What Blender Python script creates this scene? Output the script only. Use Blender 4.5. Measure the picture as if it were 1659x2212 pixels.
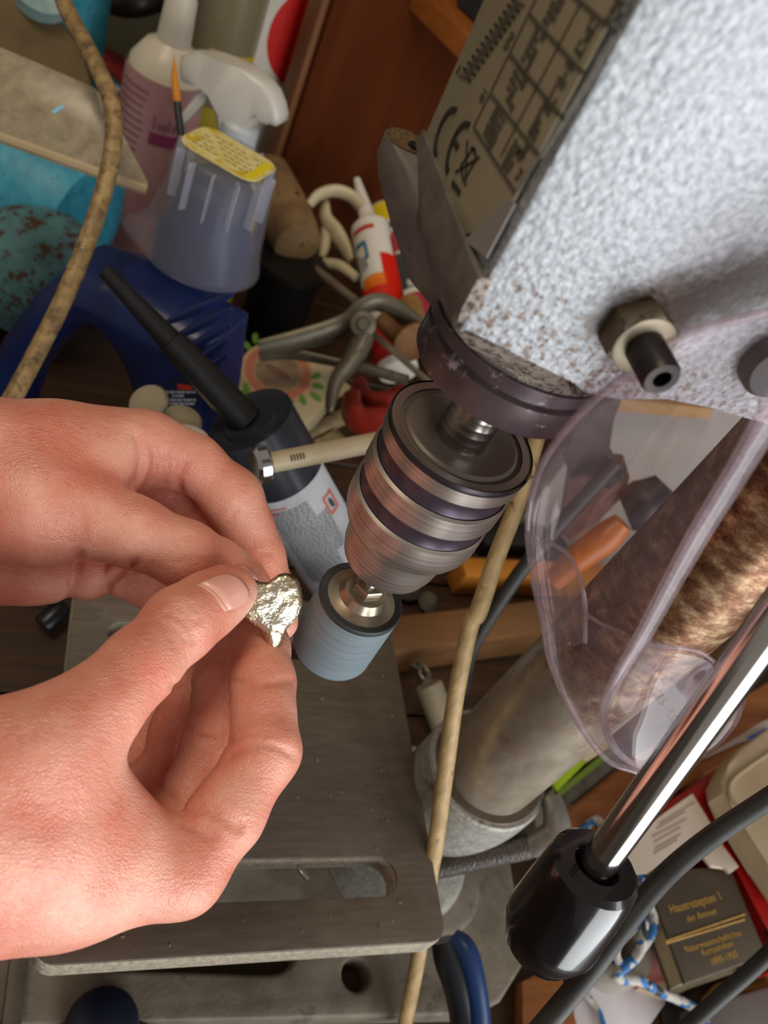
import bpy, bmesh, math, random
import numpy as np
from mathutils import Matrix, Vector
from mathutils.bvhtree import BVHTree

random.seed(7)
np.random.seed(7)
for o in list(bpy.data.objects):
    bpy.data.objects.remove(o)
SC = bpy.context.scene
COL = SC.collection

# ------------------------------------------------------------------ camera
# World: metres, origin where the spindle axis meets the drill table, Z up,
# X runs from the spindle to the column, Y away from the viewer.
FPX, CX, CY = 1800.0, 829.5, 1106.0
VZ = -np.array([-1000.0, 1714.0, FPX]); VZ /= np.linalg.norm(VZ)
VX = np.array([4388.0, 0.0, FPX]); VX[1] = -(VX[0]*VZ[0] + VX[2]*VZ[2]) / VZ[1]; VX /= np.linalg.norm(VX)
VY = np.cross(VZ, VX)
EYE = np.array([-0.1256, -0.194, 0.433])
cam_data = bpy.data.cameras.new('camera')
cam = bpy.data.objects.new('camera', cam_data); COL.objects.link(cam)
cam.matrix_world = Matrix((
    (VX[0], -VX[1], -VX[2], EYE[0]),
    (VY[0], -VY[1], -VY[2], EYE[1]),
    (VZ[0], -VZ[1], -VZ[2], EYE[2]),
    (0, 0, 0, 1)))
cam_data.sensor_fit = 'HORIZONTAL'; cam_data.sensor_width = 36.0
cam_data.lens = FPX / 1659.0 * 36.0
cam_data.clip_start = 0.01; cam_data.clip_end = 50
cam_data.dof.use_dof = True
cam_data.dof.focus_distance = 0.31
cam_data.dof.aperture_fstop = 17.0
SC.camera = cam

# ------------------------------------------------------------------ world + lights
world = bpy.data.worlds.new('world'); SC.world = world
world.use_nodes = True
bg = world.node_tree.nodes['Background']
bg.inputs[0].default_value = (0.90, 0.80, 0.70, 1)
bg.inputs[1].default_value = 0.26

def area(name, loc, target, sx, sy, watts, col):
    l = bpy.data.lights.new(name, 'AREA'); l.shape = 'RECTANGLE'
    l.size = sx; l.size_y = sy; l.energy = watts; l.color = col
    o = bpy.data.objects.new(name, l); COL.objects.link(o)
    o.location = loc
    o.rotation_euler = (Vector(target) - Vector(loc)).to_track_quat('-Z', 'Y').to_euler()
    return o
area('glazed_door_light', (0.85, -1.5, 0.15), (0.05, 0.1, 0.12), 1.5, 2.1, 57, (0.95, 0.98, 1.0))
area('warm_top_fill', (-0.6, 0.1, 1.7), (0.0, 0.3, 0.0), 0.5, 0.5, 10, (1.0, 0.83, 0.62))  # added warm fill from above, no lamp is seen there

SC.view_settings.view_transform = 'Standard'
SC.view_settings.look = 'None'
SC.view_settings.gamma = 1.0
SC.view_settings.use_curve_mapping = False
SC.view_settings.exposure = 0.0

# ------------------------------------------------------------------ helpers
def ray(px, py):
    v = np.array([(px-CX)/FPX, (py-CY)/FPX, 1.0])
    return np.array([v@VX, v@VY, v@VZ])
def P(px, py, d): return Vector(EYE + d*ray(px, py))
def onp(px, py, ax, val):
    r = ray(px, py); return Vector(EYE + (val-EYE[ax])/r[ax]*r)
def D3(pts): return [P(*p) for p in pts]

def catmull(pts, n=8, closed=False):
    """smooth a list of tuples / vectors (any dimension)"""
    a = [np.array(p, float) for p in pts]
    out = []; m = len(a)
    rng = range(m if closed else m-1)
    for i in rng:
        if closed:
            p0, p1, p2, p3 = a[(i-1) % m], a[i], a[(i+1) % m], a[(i+2) % m]
        else:
            p1, p2 = a[i], a[i+1]
            p0 = a[i-1] if i > 0 else 2*p1-p2
            p3 = a[i+2] if i+2 < m else 2*p2-p1
        for k in range(n):
            t = k/n
            out.append(0.5*((2*p1)+(-p0+p2)*t+(2*p0-5*p1+4*p2-p3)*t*t+(-p0+3*p1-3*p2+p3)*t**3))
    if not closed: out.append(a[-1])
    return out

def fillet(poly, r, n=6):
    """round every corner of a 2D polygon"""
    out = []; m = len(poly); V2 = [Vector(p[:2]) for p in poly]
    for i in range(m):
        p, a, b = V2[i], V2[i-1], V2[(i+1) % m]
        d1, d2 = (a-p), (b-p); l1, l2 = d1.length, d2.length; d1.normalize(); d2.normalize()
        ang = math.acos(max(-1, min(1, d1.dot(d2)))); t = min(r/max(math.tan(ang/2), 1e-3), 0.48*l1, 0.48*l2)
        q0, q1 = p+d1*t, p+d2*t
        for k in range(n+1):
            s = k/n; out.append(tuple((1-s)**2*q0+2*s*(1-s)*p+s*s*q1))
    return out

def frame(o, z, x=None):
    z = Vector(z).normalized()
    x = Vector(x) if x is not None else (Vector((1, 0, 0)) if abs(z.x) < 0.9 else Vector((0, 1, 0)))
    x = (x - z*x.dot(z)).normalized(); y = z.cross(x)
    return Matrix(((x.x, y.x, z.x, o[0]), (x.y, y.y, z.y, o[1]), (x.z, y.z, z.z, o[2]), (0, 0, 0, 1)))
def T(x, y, z): return Matrix.Translation((x, y, z))
I4 = Matrix.Identity(4)
WORLD = {}          # world matrix of every object made here

class MB:
    def __init__(s): s.v = []; s.f = []; s.mi = []
    def add(s, verts, faces, M=I4, mi=0):
        b = len(s.v); s.v += [M @ Vector(v) for v in verts]
        s.f += [tuple(b+i for i in f) for f in faces]; s.mi += [mi]*len(faces)
        return s
    def bm(s, bm, M=I4, mi=0):
        bm.verts.index_update()
        s.add([v.co[:] for v in bm.verts], [[v.index for v in f.verts] for f in bm.faces], M, mi); bm.free(); return s
    def box(s, sx, sy, sz, M=I4, bev=0.0, seg=2, mi=0):
        bm = bmesh.new(); bmesh.ops.create_cube(bm, size=1)
        for v in bm.verts: v.co = (v.co.x*sx, v.co.y*sy, v.co.z*sz)
        if bev > 0: bmesh.ops.bevel(bm, geom=bm.edges[:], offset=bev, segments=seg, affect='EDGES', profile=0.5)
        return s.bm(bm, M, mi)
    def lathe(s, prof, M=I4, n=48, mi=0, sx=1.0, sy=1.0):
        V = []; Fc = []; rows = []
        for r, z in prof:
            if r < 1e-6: rows.append([len(V)]); V.append((0, 0, z))
            else:
                rows.append(list(range(len(V), len(V)+n)))
                V += [(r*sx*math.cos(2*math.pi*k/n), r*sy*math.sin(2*math.pi*k/n), z) for k in range(n)]
        for a, b in zip(rows, rows[1:]):
            for k in range(n):
                k2 = (k+1) % n
                q = [a[k % len(a)], a[k2 % len(a)], b[k2 % len(b)], b[k % len(b)]]
                u = [];
                for i in q:
                    if i not in u: u.append(i)
                if len(u) > 2: Fc.append(u)
        return s.add(V, Fc, M, mi)
    def tube(s, pts, r, n=12, smooth=6, sq=1.0, closed=False, mi=0):
        """swept tube; r a number or one radius per control point; sq squashes one axis"""
        rr = [r]*len(pts) if not hasattr(r, '__len__') else list(r)
        q = [tuple(p)+(x,) for p, x in zip(pts, rr)]
        if smooth > 1: q = catmull(q, smooth, closed)
        c = [Vector(a[:3]) for a in q]; rad = [max(1e-5, float(a[3])) for a in q]
        m = len(c); up = None; V = []
        for i in range(m):
            if closed: t = c[(i+1) % m]-c[i-1]
            else: t = c[min(i+1, m-1)]-c[max(i-1, 0)]
            t.normalize()
            if up is None:
                up = Vector((0, 0, 1)) if abs(t.z) < 0.9 else Vector((1, 0, 0))
            up = (up - t*up.dot(t)).normalized(); w = t.cross(up)
            V += [c[i] + up*(rad[i]*math.cos(2*math.pi*k/n)) + w*(rad[i]*sq*math.sin(2*math.pi*k/n)) for k in range(n)]
        Fc = []
        for i in range(m if closed else m-1):
            j = (i+1) % m
            for k in range(n):
                k2 = (k+1) % n
                Fc.append((i*n+k, i*n+k2, j*n+k2, j*n+k))
        if not closed:
            Fc.append(tuple(range(n-1, -1, -1))); Fc.append(tuple(range((m-1)*n, m*n)))
        return s.add(V, Fc, I4, mi)
    def prism(s, poly, z0, z1, M=I4, bev=0.0, mi=0, seg=2):
        bm = bmesh.new(); n = len(poly)
        ar = sum(poly[i][0]*poly[(i+1) % n][1]-poly[(i+1) % n][0]*poly[i][1] for i in range(n))
        if ar < 0: poly = poly[::-1]
        b = [bm.verts.new((p[0], p[1], z0)) for p in poly]; t = [bm.verts.new((p[0], p[1], z1)) for p in poly]
        bm.faces.new(b[::-1]); bm.faces.new(t)
        for i in range(n): bm.faces.new((b[i], b[(i+1) % n], t[(i+1) % n], t[i]))
        if bev > 0:
            ed = [e for e in bm.edges if abs(e.verts[0].co.z-e.verts[1].co.z) < 1e-9]
            bmesh.ops.bevel(bm, geom=ed, offset=bev, segments=seg, affect='EDGES', profile=0.5)
        bmesh.ops.triangulate(bm, faces=[f for f in bm.faces if len(f.verts) > 4])
        return s.bm(bm, M, mi)
    def plate(s, outline, holes, h, M=I4, bev=0.0, res=2, mi=0):
        """flat plate with holes, h thick around z=0, rounded rim"""
        cu = bpy.data.curves.new('tmp', 'CURVE'); cu.dimensions = '2D'; cu.fill_mode = 'BOTH'
        cu.extrude = h/2-bev; cu.bevel_depth = bev; cu.bevel_resolution = res
        if bev > 0: cu.offset = -bev
        for ring in [outline]+list(holes):
            sp = cu.splines.new('POLY'); sp.points.add(len(ring)-1); sp.use_cyclic_u = True
            for p, q in zip(sp.points, ring): p.co = (q[0], q[1], 0, 1)
        return s.curve(cu, M, mi)
    def text(s, body, size, M=I4, h=0.0001, mi=0, align='CENTER'):
        cu = bpy.data.curves.new('tmp', 'FONT'); cu.body = body; cu.size = size; cu.extrude = h
        cu.align_x = align; cu.align_y = 'CENTER'; cu.resolution_u = 2
        return s.curve(cu, M, mi)
    def curve(s, cu, M, mi):
        ob = bpy.data.objects.new('tmp', cu); COL.objects.link(ob)
        dg = bpy.context.evaluated_depsgraph_get(); dg.update()
        me = bpy.data.meshes.new_from_object(ob.evaluated_get(dg))
        bm = bmesh.new(); bm.from_mesh(me); bmesh.ops.remove_doubles(bm, verts=bm.verts[:], dist=1e-6)
        bpy.data.objects.remove(ob); bpy.data.meshes.remove(me); bpy.data.curves.remove(cu)
        return s.bm(bm, M, mi)
    def sheet(s, rows, mi=0):
        n = len(rows[0]); V = [p for r in rows for p in r]; Fc = []
        for i in range(len(rows)-1):
            for k in range(n-1): Fc.append((i*n+k, i*n+k+1, (i+1)*n+k+1, (i+1)*n+k))
        return s.add(V, Fc, I4, mi)
    def build(s, name, mats, parent=None, smooth=35, sub=0, solid=0.0, fix=True, warp=0.0, wscale=20.0):
        me = bpy.data.meshes.new(name)
        Mi = WORLD[parent.name].inverted() if parent else I4
        bm = bmesh.new(); vs = [bm.verts.new(Mi @ v) for v in s.v]
        for f, mi in zip(s.f, s.mi):
            try:
                q = bm.faces.new([vs[i] for i in f]); q.material_index = mi
            except ValueError: pass
        if fix: bmesh.ops.recalc_face_normals(bm, faces=bm.faces[:])
        bm.to_mesh(me); bm.free()
        ob = bpy.data.objects.new(name, me); COL.objects.link(ob)
        for m in (mats if isinstance(mats, (list, tuple)) else [mats]): me.materials.append(m)
        if smooth is not None:
            me.polygons.foreach_set('use_smooth', [True]*len(me.polygons))
            if smooth < 180: me.set_sharp_from_angle(angle=math.radians(smooth))
        if parent: ob.parent = parent
        WORLD[ob.name] = WORLD[parent.name].copy() if parent else I4.copy()
        if solid:
            md = ob.modifiers.new('thick', 'SOLIDIFY'); md.thickness = solid; md.offset = 0
        if sub:
            md = ob.modifiers.new('sub', 'SUBSURF'); md.levels = sub; md.render_levels = sub
        return ob

def thing(name, label, cat, loc=(0, 0, 0), group=None):
    o = bpy.data.objects.new(name, None); COL.objects.link(o); o.empty_display_size = 0.02
    o.location = loc; o['label'] = label; o['category'] = cat
    if group: o['group'] = group
    WORLD[o.name] = Matrix.Translation(loc)
    return o
def tag(o, label, cat, group=None):
    o['label'] = label; o['category'] = cat
    if group: o['group'] = group
    return o
def plabel(o, label): o['label'] = label; return o
def struct(o): o['kind'] = 'structure'; return o
def stuff(o): o['kind'] = 'stuff'; return o
def recentre(ob):
    """move a one-mesh thing's origin to the middle of its underside"""
    n = len(ob.data.vertices); co = np.empty(n*3); ob.data.vertices.foreach_get('co', co); co = co.reshape(-1, 3)
    c = Vector((co[:, 0].mean(), co[:, 1].mean(), co[:, 2].min()))
    ob.data.transform(Matrix.Translation(-c)); ob.location = c; WORLD[ob.name] = Matrix.Translation(c)
    return ob

# ------------------------------------------------------------------ materials
def lin(c):
    if isinstance(c, str):
        c = c.lstrip('#'); c = [int(c[i:i+2], 16)/255 for i in (0, 2, 4)]
    return tuple((x/12.92 if x <= 0.04045 else ((x+0.055)/1.055)**2.4) for x in c[:3]) + (1.0,)
MATS = {}
def mat(name, col, col2=None, rough=0.5, metal=0.0, scale=40.0, stretch=(1, 1, 1), contrast=(0.35, 0.65), detail=4.0,
        bump=0.0, bscale=200.0, bdist=0.001, spots=None, sscale=60.0, sth=0.6, rvar=0.0, trans=0.0, ior=1.45,
        sss=0.0, coat=0.0, spec=0.5, swidth=0.06):
    if name in MATS: return MATS[name]
    m = bpy.data.materials.new(name); m.use_nodes = True
    nt = m.node_tree; N = nt.nodes; L = nt.links
    b = N['Principled BSDF']
    b.inputs['Base Color'].default_value = lin(col); b.inputs['Roughness'].default_value = rough
    b.inputs['Metallic'].default_value = metal; b.inputs['IOR'].default_value = ior
    b.inputs['Transmission Weight'].default_value = trans; b.inputs['Coat Weight'].default_value = coat
    b.inputs['Specular IOR Level'].default_value = spec
    if sss:
        b.inputs['Subsurface Weight'].default_value = sss
        b.inputs['Subsurface Radius'].default_value = (1.0, 0.35, 0.2); b.inputs['Subsurface Scale'].default_value = 0.004
    tc = N.new('ShaderNodeTexCoord'); mp = N.new('ShaderNodeMapping'); mp.inputs['Scale'].default_value = stretch
    L.new(tc.outputs['Object'], mp.inputs['Vector'])
    last = None
    if col2 is not None:
        nz = N.new('ShaderNodeTexNoise'); nz.inputs['Scale'].default_value = scale; nz.inputs['Detail'].default_value = detail
        L.new(mp.outputs[0], nz.inputs['Vector'])
        rp = N.new('ShaderNodeValToRGB'); rp.color_ramp.elements[0].position = contrast[0]; rp.color_ramp.elements[1].position = contrast[1]
        rp.color_ramp.elements[0].color = lin(col); rp.color_ramp.elements[1].color = lin(col2)
        L.new(nz.outputs['Fac'], rp.inputs['Fac']); last = rp.outputs['Color']
        if rvar:
            mr = N.new('ShaderNodeMapRange'); mr.inputs['To Min'].default_value = rough-rvar; mr.inputs['To Max'].default_value = rough+rvar
            L.new(nz.outputs['Fac'], mr.inputs['Value']); L.new(mr.outputs[0], b.inputs['Roughness'])
    if spots is not None:
        nz = N.new('ShaderNodeTexNoise'); nz.inputs['Scale'].default_value = sscale; nz.inputs['Detail'].default_value = 6
        nz.inputs['Roughness'].default_value = 0.7
        L.new(tc.outputs['Object'], nz.inputs['Vector'])
        rp = N.new('ShaderNodeValToRGB'); rp.color_ramp.elements[0].position = sth; rp.color_ramp.elements[1].position = sth+swidth
        L.new(nz.outputs['Fac'], rp.inputs['Fac'])
        mx = N.new('ShaderNodeMix'); mx.data_type = 'RGBA'
        L.new(rp.outputs['Color'], mx.inputs['Factor'])
        if last is None: mx.inputs[6].default_value = lin(col)
        else: L.new(last, mx.inputs[6])
        mx.inputs[7].default_value = lin(spots); last = mx.outputs[2]
        if metal > 0.3:
            mm = N.new('ShaderNodeMapRange'); mm.inputs['To Min'].default_value = metal; mm.inputs['To Max'].default_value = 0.05
            L.new(rp.outputs['Color'], mm.inputs['Value']); L.new(mm.outputs[0], b.inputs['Metallic'])
    if last is not None: L.new(last, b.inputs['Base Color'])
    if bump:
        nz = N.new('ShaderNodeTexNoise'); nz.inputs['Scale'].default_value = bscale; nz.inputs['Detail'].default_value = 3
        L.new(mp.outputs[0], nz.inputs['Vector'])
        bp = N.new('ShaderNodeBump'); bp.inputs['Strength'].default_value = bump; bp.inputs['Distance'].default_value = bdist
        L.new(nz.outputs['Fac'], bp.inputs['Height']); L.new(bp.outputs[0], b.inputs['Normal'])
    MATS[name] = m
    return m

def clear_mat(name, tint, dust, amount, rough=0.06, frost=0.0, grime=None):
    """thin clear plastic: see-through sheet with a glossy skin and a film of dust"""
    m = bpy.data.materials.new(name); m.use_nodes = True
    nt = m.node_tree; N = nt.nodes; L = nt.links; N.remove(N['Principled BSDF'])
    out = N['Material Output']
    tr = N.new('ShaderNodeBsdfTransparent'); tr.inputs[0].default_value = lin(tint)
    df = N.new('ShaderNodeBsdfDiffuse'); df.inputs[0].default_value = lin(dust)
    gl = N.new('ShaderNodeBsdfGlossy'); gl.inputs['Roughness'].default_value = rough
    tc = N.new('ShaderNodeTexCoord'); nz = N.new('ShaderNodeTexNoise'); nz.inputs['Scale'].default_value = 90; nz.inputs['Detail'].default_value = 8
    nz.inputs['Roughness'].default_value = 0.65
    L.new(tc.outputs['Object'], nz.inputs['Vector'])
    mr = N.new('ShaderNodeMapRange'); mr.inputs['From Min'].default_value = 0.3; mr.inputs['From Max'].default_value = 0.75
    mr.inputs['To Min'].default_value = amount*0.6; mr.inputs['To Max'].default_value = amount*1.5
    L.new(nz.outputs['Fac'], mr.inputs['Value'])
    m1 = N.new('ShaderNodeMixShader'); L.new(mr.outputs[0], m1.inputs[0]); L.new(tr.outputs[0], m1.inputs[1]); L.new(df.outputs[0], m1.inputs[2])
    lw = N.new('ShaderNodeLayerWeight'); pw = N.new('ShaderNodeMath'); pw.operation = 'POWER'; pw.inputs[1].default_value = 4.0
    L.new(lw.outputs['Facing'], pw.inputs[0]); fr = N.new('ShaderNodeMapRange'); fr.inputs['To Min'].default_value = 0.03; fr.inputs['To Max'].default_value = 0.5
    L.new(pw.outputs[0], fr.inputs['Value'])
    m2 = N.new('ShaderNodeMixShader'); L.new(fr.outputs[0], m2.inputs[0]); L.new(m1.outputs[0], m2.inputs[1]); L.new(gl.outputs[0], m2.inputs[2])
    L.new(m2.outputs[0], out.inputs['Surface'])
    MATS[name] = m
    return m

def wood(name, a, b, axis=0, scale=9.0, rough=0.55, spots=None):
    st = [14, 14, 14]; st[axis] = 1.0
    return mat(name, a, b, rough=rough, scale=scale, stretch=tuple(st), contrast=(0.3, 0.7), detail=6, bump=0.25, bscale=scale*2, bdist=0.0006, spots=spots, sscale=25, sth=0.62)
# ------------------------------------------------------------------ palette
M_SILVER = mat('silver_hammer_paint', '#8a8d92', '#aeb1b5', rough=0.42, metal=0.25, scale=500, contrast=(0.35, 0.65), bump=0.55, bscale=520, bdist=0.0010, spots='#75604f', sscale=150, sth=0.70)
M_SPECK = mat('rust_speckled_paint', '#7d736b', '#968c82', rough=0.55, metal=0.2, scale=300, bump=0.8, bscale=420, bdist=0.0012, spots='#4a3128', sscale=420, sth=0.52)
M_SHADECAST = mat('shaded_grey_casting', '#5d5650', '#6d665f', rough=0.6, scale=120, bump=0.25, bscale=500, bdist=0.0006, spots='#3c3733', sscale=160, sth=0.64)  # same casting paint, darkened to stand for shade on the front
M_RING = mat('purple_brown_ring', '#4b3d42', '#5e5050', rough=0.38, metal=0.35, scale=60, bump=0.2, bscale=400, bdist=0.0004, spots='#9a9190', sscale=110, sth=0.60)
M_CHROME = mat('chrome', '#d2d0ce', rough=0.13, metal=1.0)
M_STEEL = mat('turned_steel', '#b8b2ad', '#8f8781', rough=0.24, metal=1.0, scale=60, stretch=(1, 1, 22), contrast=(0.3, 0.7), bump=0.05, bscale=60, bdist=0.0003)
M_CHUCK = mat('spun_steel', '#c8bdb4', '#9d928a', rough=0.36, metal=0.88, scale=55, stretch=(0.15, 0.15, 22), contrast=(0.32, 0.68), detail=5)
M_CHUCKTOP = mat('spun_steel_face', '#8d8174', '#7b7065', rough=0.45, metal=0.35, scale=20, stretch=(1, 1, 1))
M_GROOVE = mat('dark_groove', '#4e4550', '#5c525c', rough=0.35, metal=0.7, scale=40, stretch=(0.15, 0.15, 22))
M_TABLE = mat('table_iron', '#5b5146', '#6d6256', rough=0.45, metal=0.25, scale=60, stretch=(1, 6, 1), contrast=(0.25, 0.75), bump=0.12, bscale=500, bdist=0.0004, spots='#3a3534', sscale=24, sth=0.655, rvar=0.08)
M_TABLE_RIM = mat('raw_cast_rim', '#a89c88', '#8d8374', rough=0.7, scale=260, bump=0.9, bscale=420, bdist=0.0012, spots='#b59a62', sscale=60, sth=0.68)
M_COLUMN = mat('rusty_column', '#9a8d7b', '#b3a795', rough=0.36, metal=0.55, scale=90, stretch=(1, 1, 0.5), bump=0.15, bscale=300, bdist=0.0005, spots='#6a4a33', sscale=26, sth=0.56, swidth=0.2)
M_COLRUST = mat('heavy_rust', '#7b5038', '#553425', rough=0.62, metal=0.1, scale=70, bump=0.4, bscale=350, bdist=0.0008, spots='#bda07e', sscale=110, sth=0.52, swidth=0.14)
M_GREYCAST = mat('grey_hammer_casting', '#8d8a82', '#a3a097', rough=0.48, metal=0.15, scale=240, bump=0.6, bscale=380, bdist=0.0009, spots='#776a5b', sscale=40, sth=0.60)
M_BASE = mat('dirty_base_paint', '#685e51', '#7b7163', rough=0.62, scale=50, bump=0.35, bscale=380, bdist=0.0008, spots='#5c5246', sscale=30, sth=0.57)
M_BLACKGLOSS = mat('black_bakelite', '#0a090b', '#131013', rough=0.2, scale=30, coat=0.5, bump=0.06, bscale=120, bdist=0.0006)
M_BLACK = mat('black_plastic', '#121213', '#1a1a1b', rough=0.42, scale=60)
M_CABLE = mat('black_rubber', '#242321', '#2e2d2b', rough=0.55, scale=80, bump=0.2, bscale=500, bdist=0.0003)
M_LABEL = mat('olive_label', '#8c8168', '#958a71', rough=0.45, scale=30)
M_INK = mat('label_ink', '#2a2823', rough=0.55)
M_INK2 = mat('faded_ink', '#565043', '#474236', rough=0.55, scale=700)
M_LABELBACK = mat('label_peel', '#8b8480', rough=0.4)
M_FUZZ = mat('brown_dust', '#5a4630', '#7a6344', rough=0.95, scale=600, bump=1.0, bscale=900, bdist=0.002)
M_HOLE = mat('black_hole', '#060505', rough=0.9)
M_ABRASIVE = mat('blue_abrasive', '#6c7b82', '#818f96', rough=0.55, scale=30, stretch=(0.6, 0.6, 24), contrast=(0.3, 0.7), bump=0.08, bscale=40)
M_RUBBER = mat('dark_rubber', '#3a3d40', '#2c2f31', rough=0.5, scale=60)
M_WASHER = mat('warm_nickel', '#b9ad98', '#a1957f', rough=0.28, metal=0.85, scale=40)
M_GUARD = clear_mat('clear_guard_plastic', '#fbf7f8', '#b8a8ac', 0.10)
M_GUARDRIM = clear_mat('guard_rim_plastic', '#f6f0f3', '#d4c6cc', 0.16)

def bottom_rust(m, z0, z1, col):
    nt = m.node_tree; N = nt.nodes; L = nt.links; b = N['Principled BSDF']; src = b.inputs['Base Color'].links[0].from_socket
    tc = N.new('ShaderNodeTexCoord'); sx = N.new('ShaderNodeSeparateXYZ'); L.new(tc.outputs['Object'], sx.inputs[0])
    mr = N.new('ShaderNodeMapRange'); mr.inputs['From Min'].default_value = z1; mr.inputs['From Max'].default_value = z0; L.new(sx.outputs['Z'], mr.inputs['Value'])
    nz = N.new('ShaderNodeTexNoise'); nz.inputs['Scale'].default_value = 620; nz.inputs['Detail'].default_value = 3; L.new(tc.outputs['Object'], nz.inputs['Vector'])
    n2 = N.new('ShaderNodeTexNoise'); n2.inputs['Scale'].default_value = 45; L.new(tc.outputs['Object'], n2.inputs['Vector'])
    ad = N.new('ShaderNodeMath'); ad.operation = 'MULTIPLY_ADD'; L.new(mr.outputs[0], ad.inputs[0]); ad.inputs[1].default_value = 0.34; L.new(nz.outputs['Fac'], ad.inputs[2])
    a2 = N.new('ShaderNodeMath'); a2.operation = 'MULTIPLY_ADD'; L.new(n2.outputs['Fac'], a2.inputs[0]); a2.inputs[1].default_value = 0.22; L.new(ad.outputs[0], a2.inputs[2])
    rp = N.new('ShaderNodeValToRGB'); rp.color_ramp.elements[0].position = 0.84; rp.color_ramp.elements[1].position = 1.0; L.new(a2.outputs[0], rp.inputs['Fac'])
    mx = N.new('ShaderNodeMix'); mx.data_type = 'RGBA'; L.new(rp.outputs['Color'], mx.inputs['Factor']); L.new(src, mx.inputs[6]); mx.inputs[7].default_value = lin(col)
    L.new(mx.outputs[2], b.inputs['Base Color'])
BZ0 = -0.14
def column_rust(m):
    # brown rust that thickens towards the top of the column
    nt = m.node_tree; N = nt.nodes; L = nt.links; b = N['Principled BSDF']; src = b.inputs['Base Color'].links[0].from_socket
    tc = N.new('ShaderNodeTexCoord'); sx = N.new('ShaderNodeSeparateXYZ'); L.new(tc.outputs['Object'], sx.inputs[0])
    mr = N.new('ShaderNodeMapRange'); mr.inputs['From Min'].default_value = 0.22; mr.inputs['From Max'].default_value = 0.345; L.new(sx.outputs['Z'], mr.inputs['Value'])
    n1 = N.new('ShaderNodeTexNoise'); n1.inputs['Scale'].default_value = 38; n1.inputs['Detail'].default_value = 6; n1.inputs['Roughness'].default_value = 0.65; L.new(tc.outputs['Object'], n1.inputs['Vector'])
    ad = N.new('ShaderNodeMath'); ad.operation = 'MULTIPLY_ADD'; L.new(n1.outputs['Fac'], ad.inputs[0]); ad.inputs[1].default_value = 1.1
    L.new(mr.outputs[0], ad.inputs[2])
    rp = N.new('ShaderNodeValToRGB'); rp.color_ramp.elements[0].position = 0.80; rp.color_ramp.elements[1].position = 1.15; L.new(ad.outputs[0], rp.inputs['Fac'])
    sb_ = N.new('ShaderNodeMath'); sb_.operation = 'SUBTRACT'; L.new(ad.outputs[0], sb_.inputs[0]); sb_.inputs[1].default_value = 0.15; L.new(sb_.outputs[0], rp.inputs['Fac'])
    n2 = N.new('ShaderNodeTexNoise'); n2.inputs['Scale'].default_value = 95; n2.inputs['Detail'].default_value = 8; n2.inputs['Roughness'].default_value = 0.7
    mp = N.new('ShaderNodeMapping'); mp.inputs['Scale'].default_value = (1, 1, 1.6); L.new(tc.outputs['Object'], mp.inputs['Vector']); L.new(mp.outputs[0], n2.inputs['Vector'])
    r2 = N.new('ShaderNodeValToRGB'); e = r2.color_ramp.elements; e[0].position = 0.36; e[0].color = lin('#4f3021'); e[1].position = 0.66; e[1].color = lin('#c0a581'); x = e.new(0.5); x.color = lin('#835a3e')
    L.new(n2.outputs['Fac'], r2.inputs['Fac'])
    mx = N.new('ShaderNodeMix'); mx.data_type = 'RGBA'; L.new(rp.outputs['Color'], mx.inputs['Factor']); L.new(src, mx.inputs[6]); L.new(r2.outputs['Color'], mx.inputs[7])
    L.new(mx.outputs[2], b.inputs['Base Color'])
def dirt_shade_band(m, a, b, w, col):
    # brown rust stain plus the recess's shade, painted into the colour between two points
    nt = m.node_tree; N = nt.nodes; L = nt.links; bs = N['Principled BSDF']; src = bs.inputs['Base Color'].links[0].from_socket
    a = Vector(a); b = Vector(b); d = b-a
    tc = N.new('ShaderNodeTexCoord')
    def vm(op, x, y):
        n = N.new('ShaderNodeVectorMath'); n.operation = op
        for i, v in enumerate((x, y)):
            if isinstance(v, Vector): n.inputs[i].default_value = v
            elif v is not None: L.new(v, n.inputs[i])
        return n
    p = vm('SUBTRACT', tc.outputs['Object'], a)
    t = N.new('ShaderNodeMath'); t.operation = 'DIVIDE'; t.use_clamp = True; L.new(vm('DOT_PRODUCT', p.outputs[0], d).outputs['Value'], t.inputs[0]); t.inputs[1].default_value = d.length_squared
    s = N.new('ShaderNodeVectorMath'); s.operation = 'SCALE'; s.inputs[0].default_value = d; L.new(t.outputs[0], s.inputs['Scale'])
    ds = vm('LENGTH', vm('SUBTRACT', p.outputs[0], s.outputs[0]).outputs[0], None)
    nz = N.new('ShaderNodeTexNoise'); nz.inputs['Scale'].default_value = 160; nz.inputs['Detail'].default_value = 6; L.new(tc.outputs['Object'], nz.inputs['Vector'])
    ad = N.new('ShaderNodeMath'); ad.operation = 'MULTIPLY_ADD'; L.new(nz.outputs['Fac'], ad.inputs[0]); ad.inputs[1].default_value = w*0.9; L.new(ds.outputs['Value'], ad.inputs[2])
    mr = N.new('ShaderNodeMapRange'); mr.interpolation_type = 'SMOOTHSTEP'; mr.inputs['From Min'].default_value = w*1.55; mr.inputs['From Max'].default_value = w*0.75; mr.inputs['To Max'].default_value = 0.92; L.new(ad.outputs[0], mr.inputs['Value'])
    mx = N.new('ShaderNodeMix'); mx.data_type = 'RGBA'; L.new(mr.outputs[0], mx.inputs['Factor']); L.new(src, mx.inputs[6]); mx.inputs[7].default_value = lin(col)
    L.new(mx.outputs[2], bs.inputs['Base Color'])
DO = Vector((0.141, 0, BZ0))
dirt_shade_band(M_SILVER, onp(1470, 655, 1, -0.038)-DO, onp(1760, 575, 1, -0.038)-DO, 0.014, '#36281b')
dirt_shade_band(M_SILVER, onp(1362, 690, 1, -0.038)-DO, onp(1385, 700, 1, -0.038)-DO, 0.0135, '#4a3826')
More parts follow.
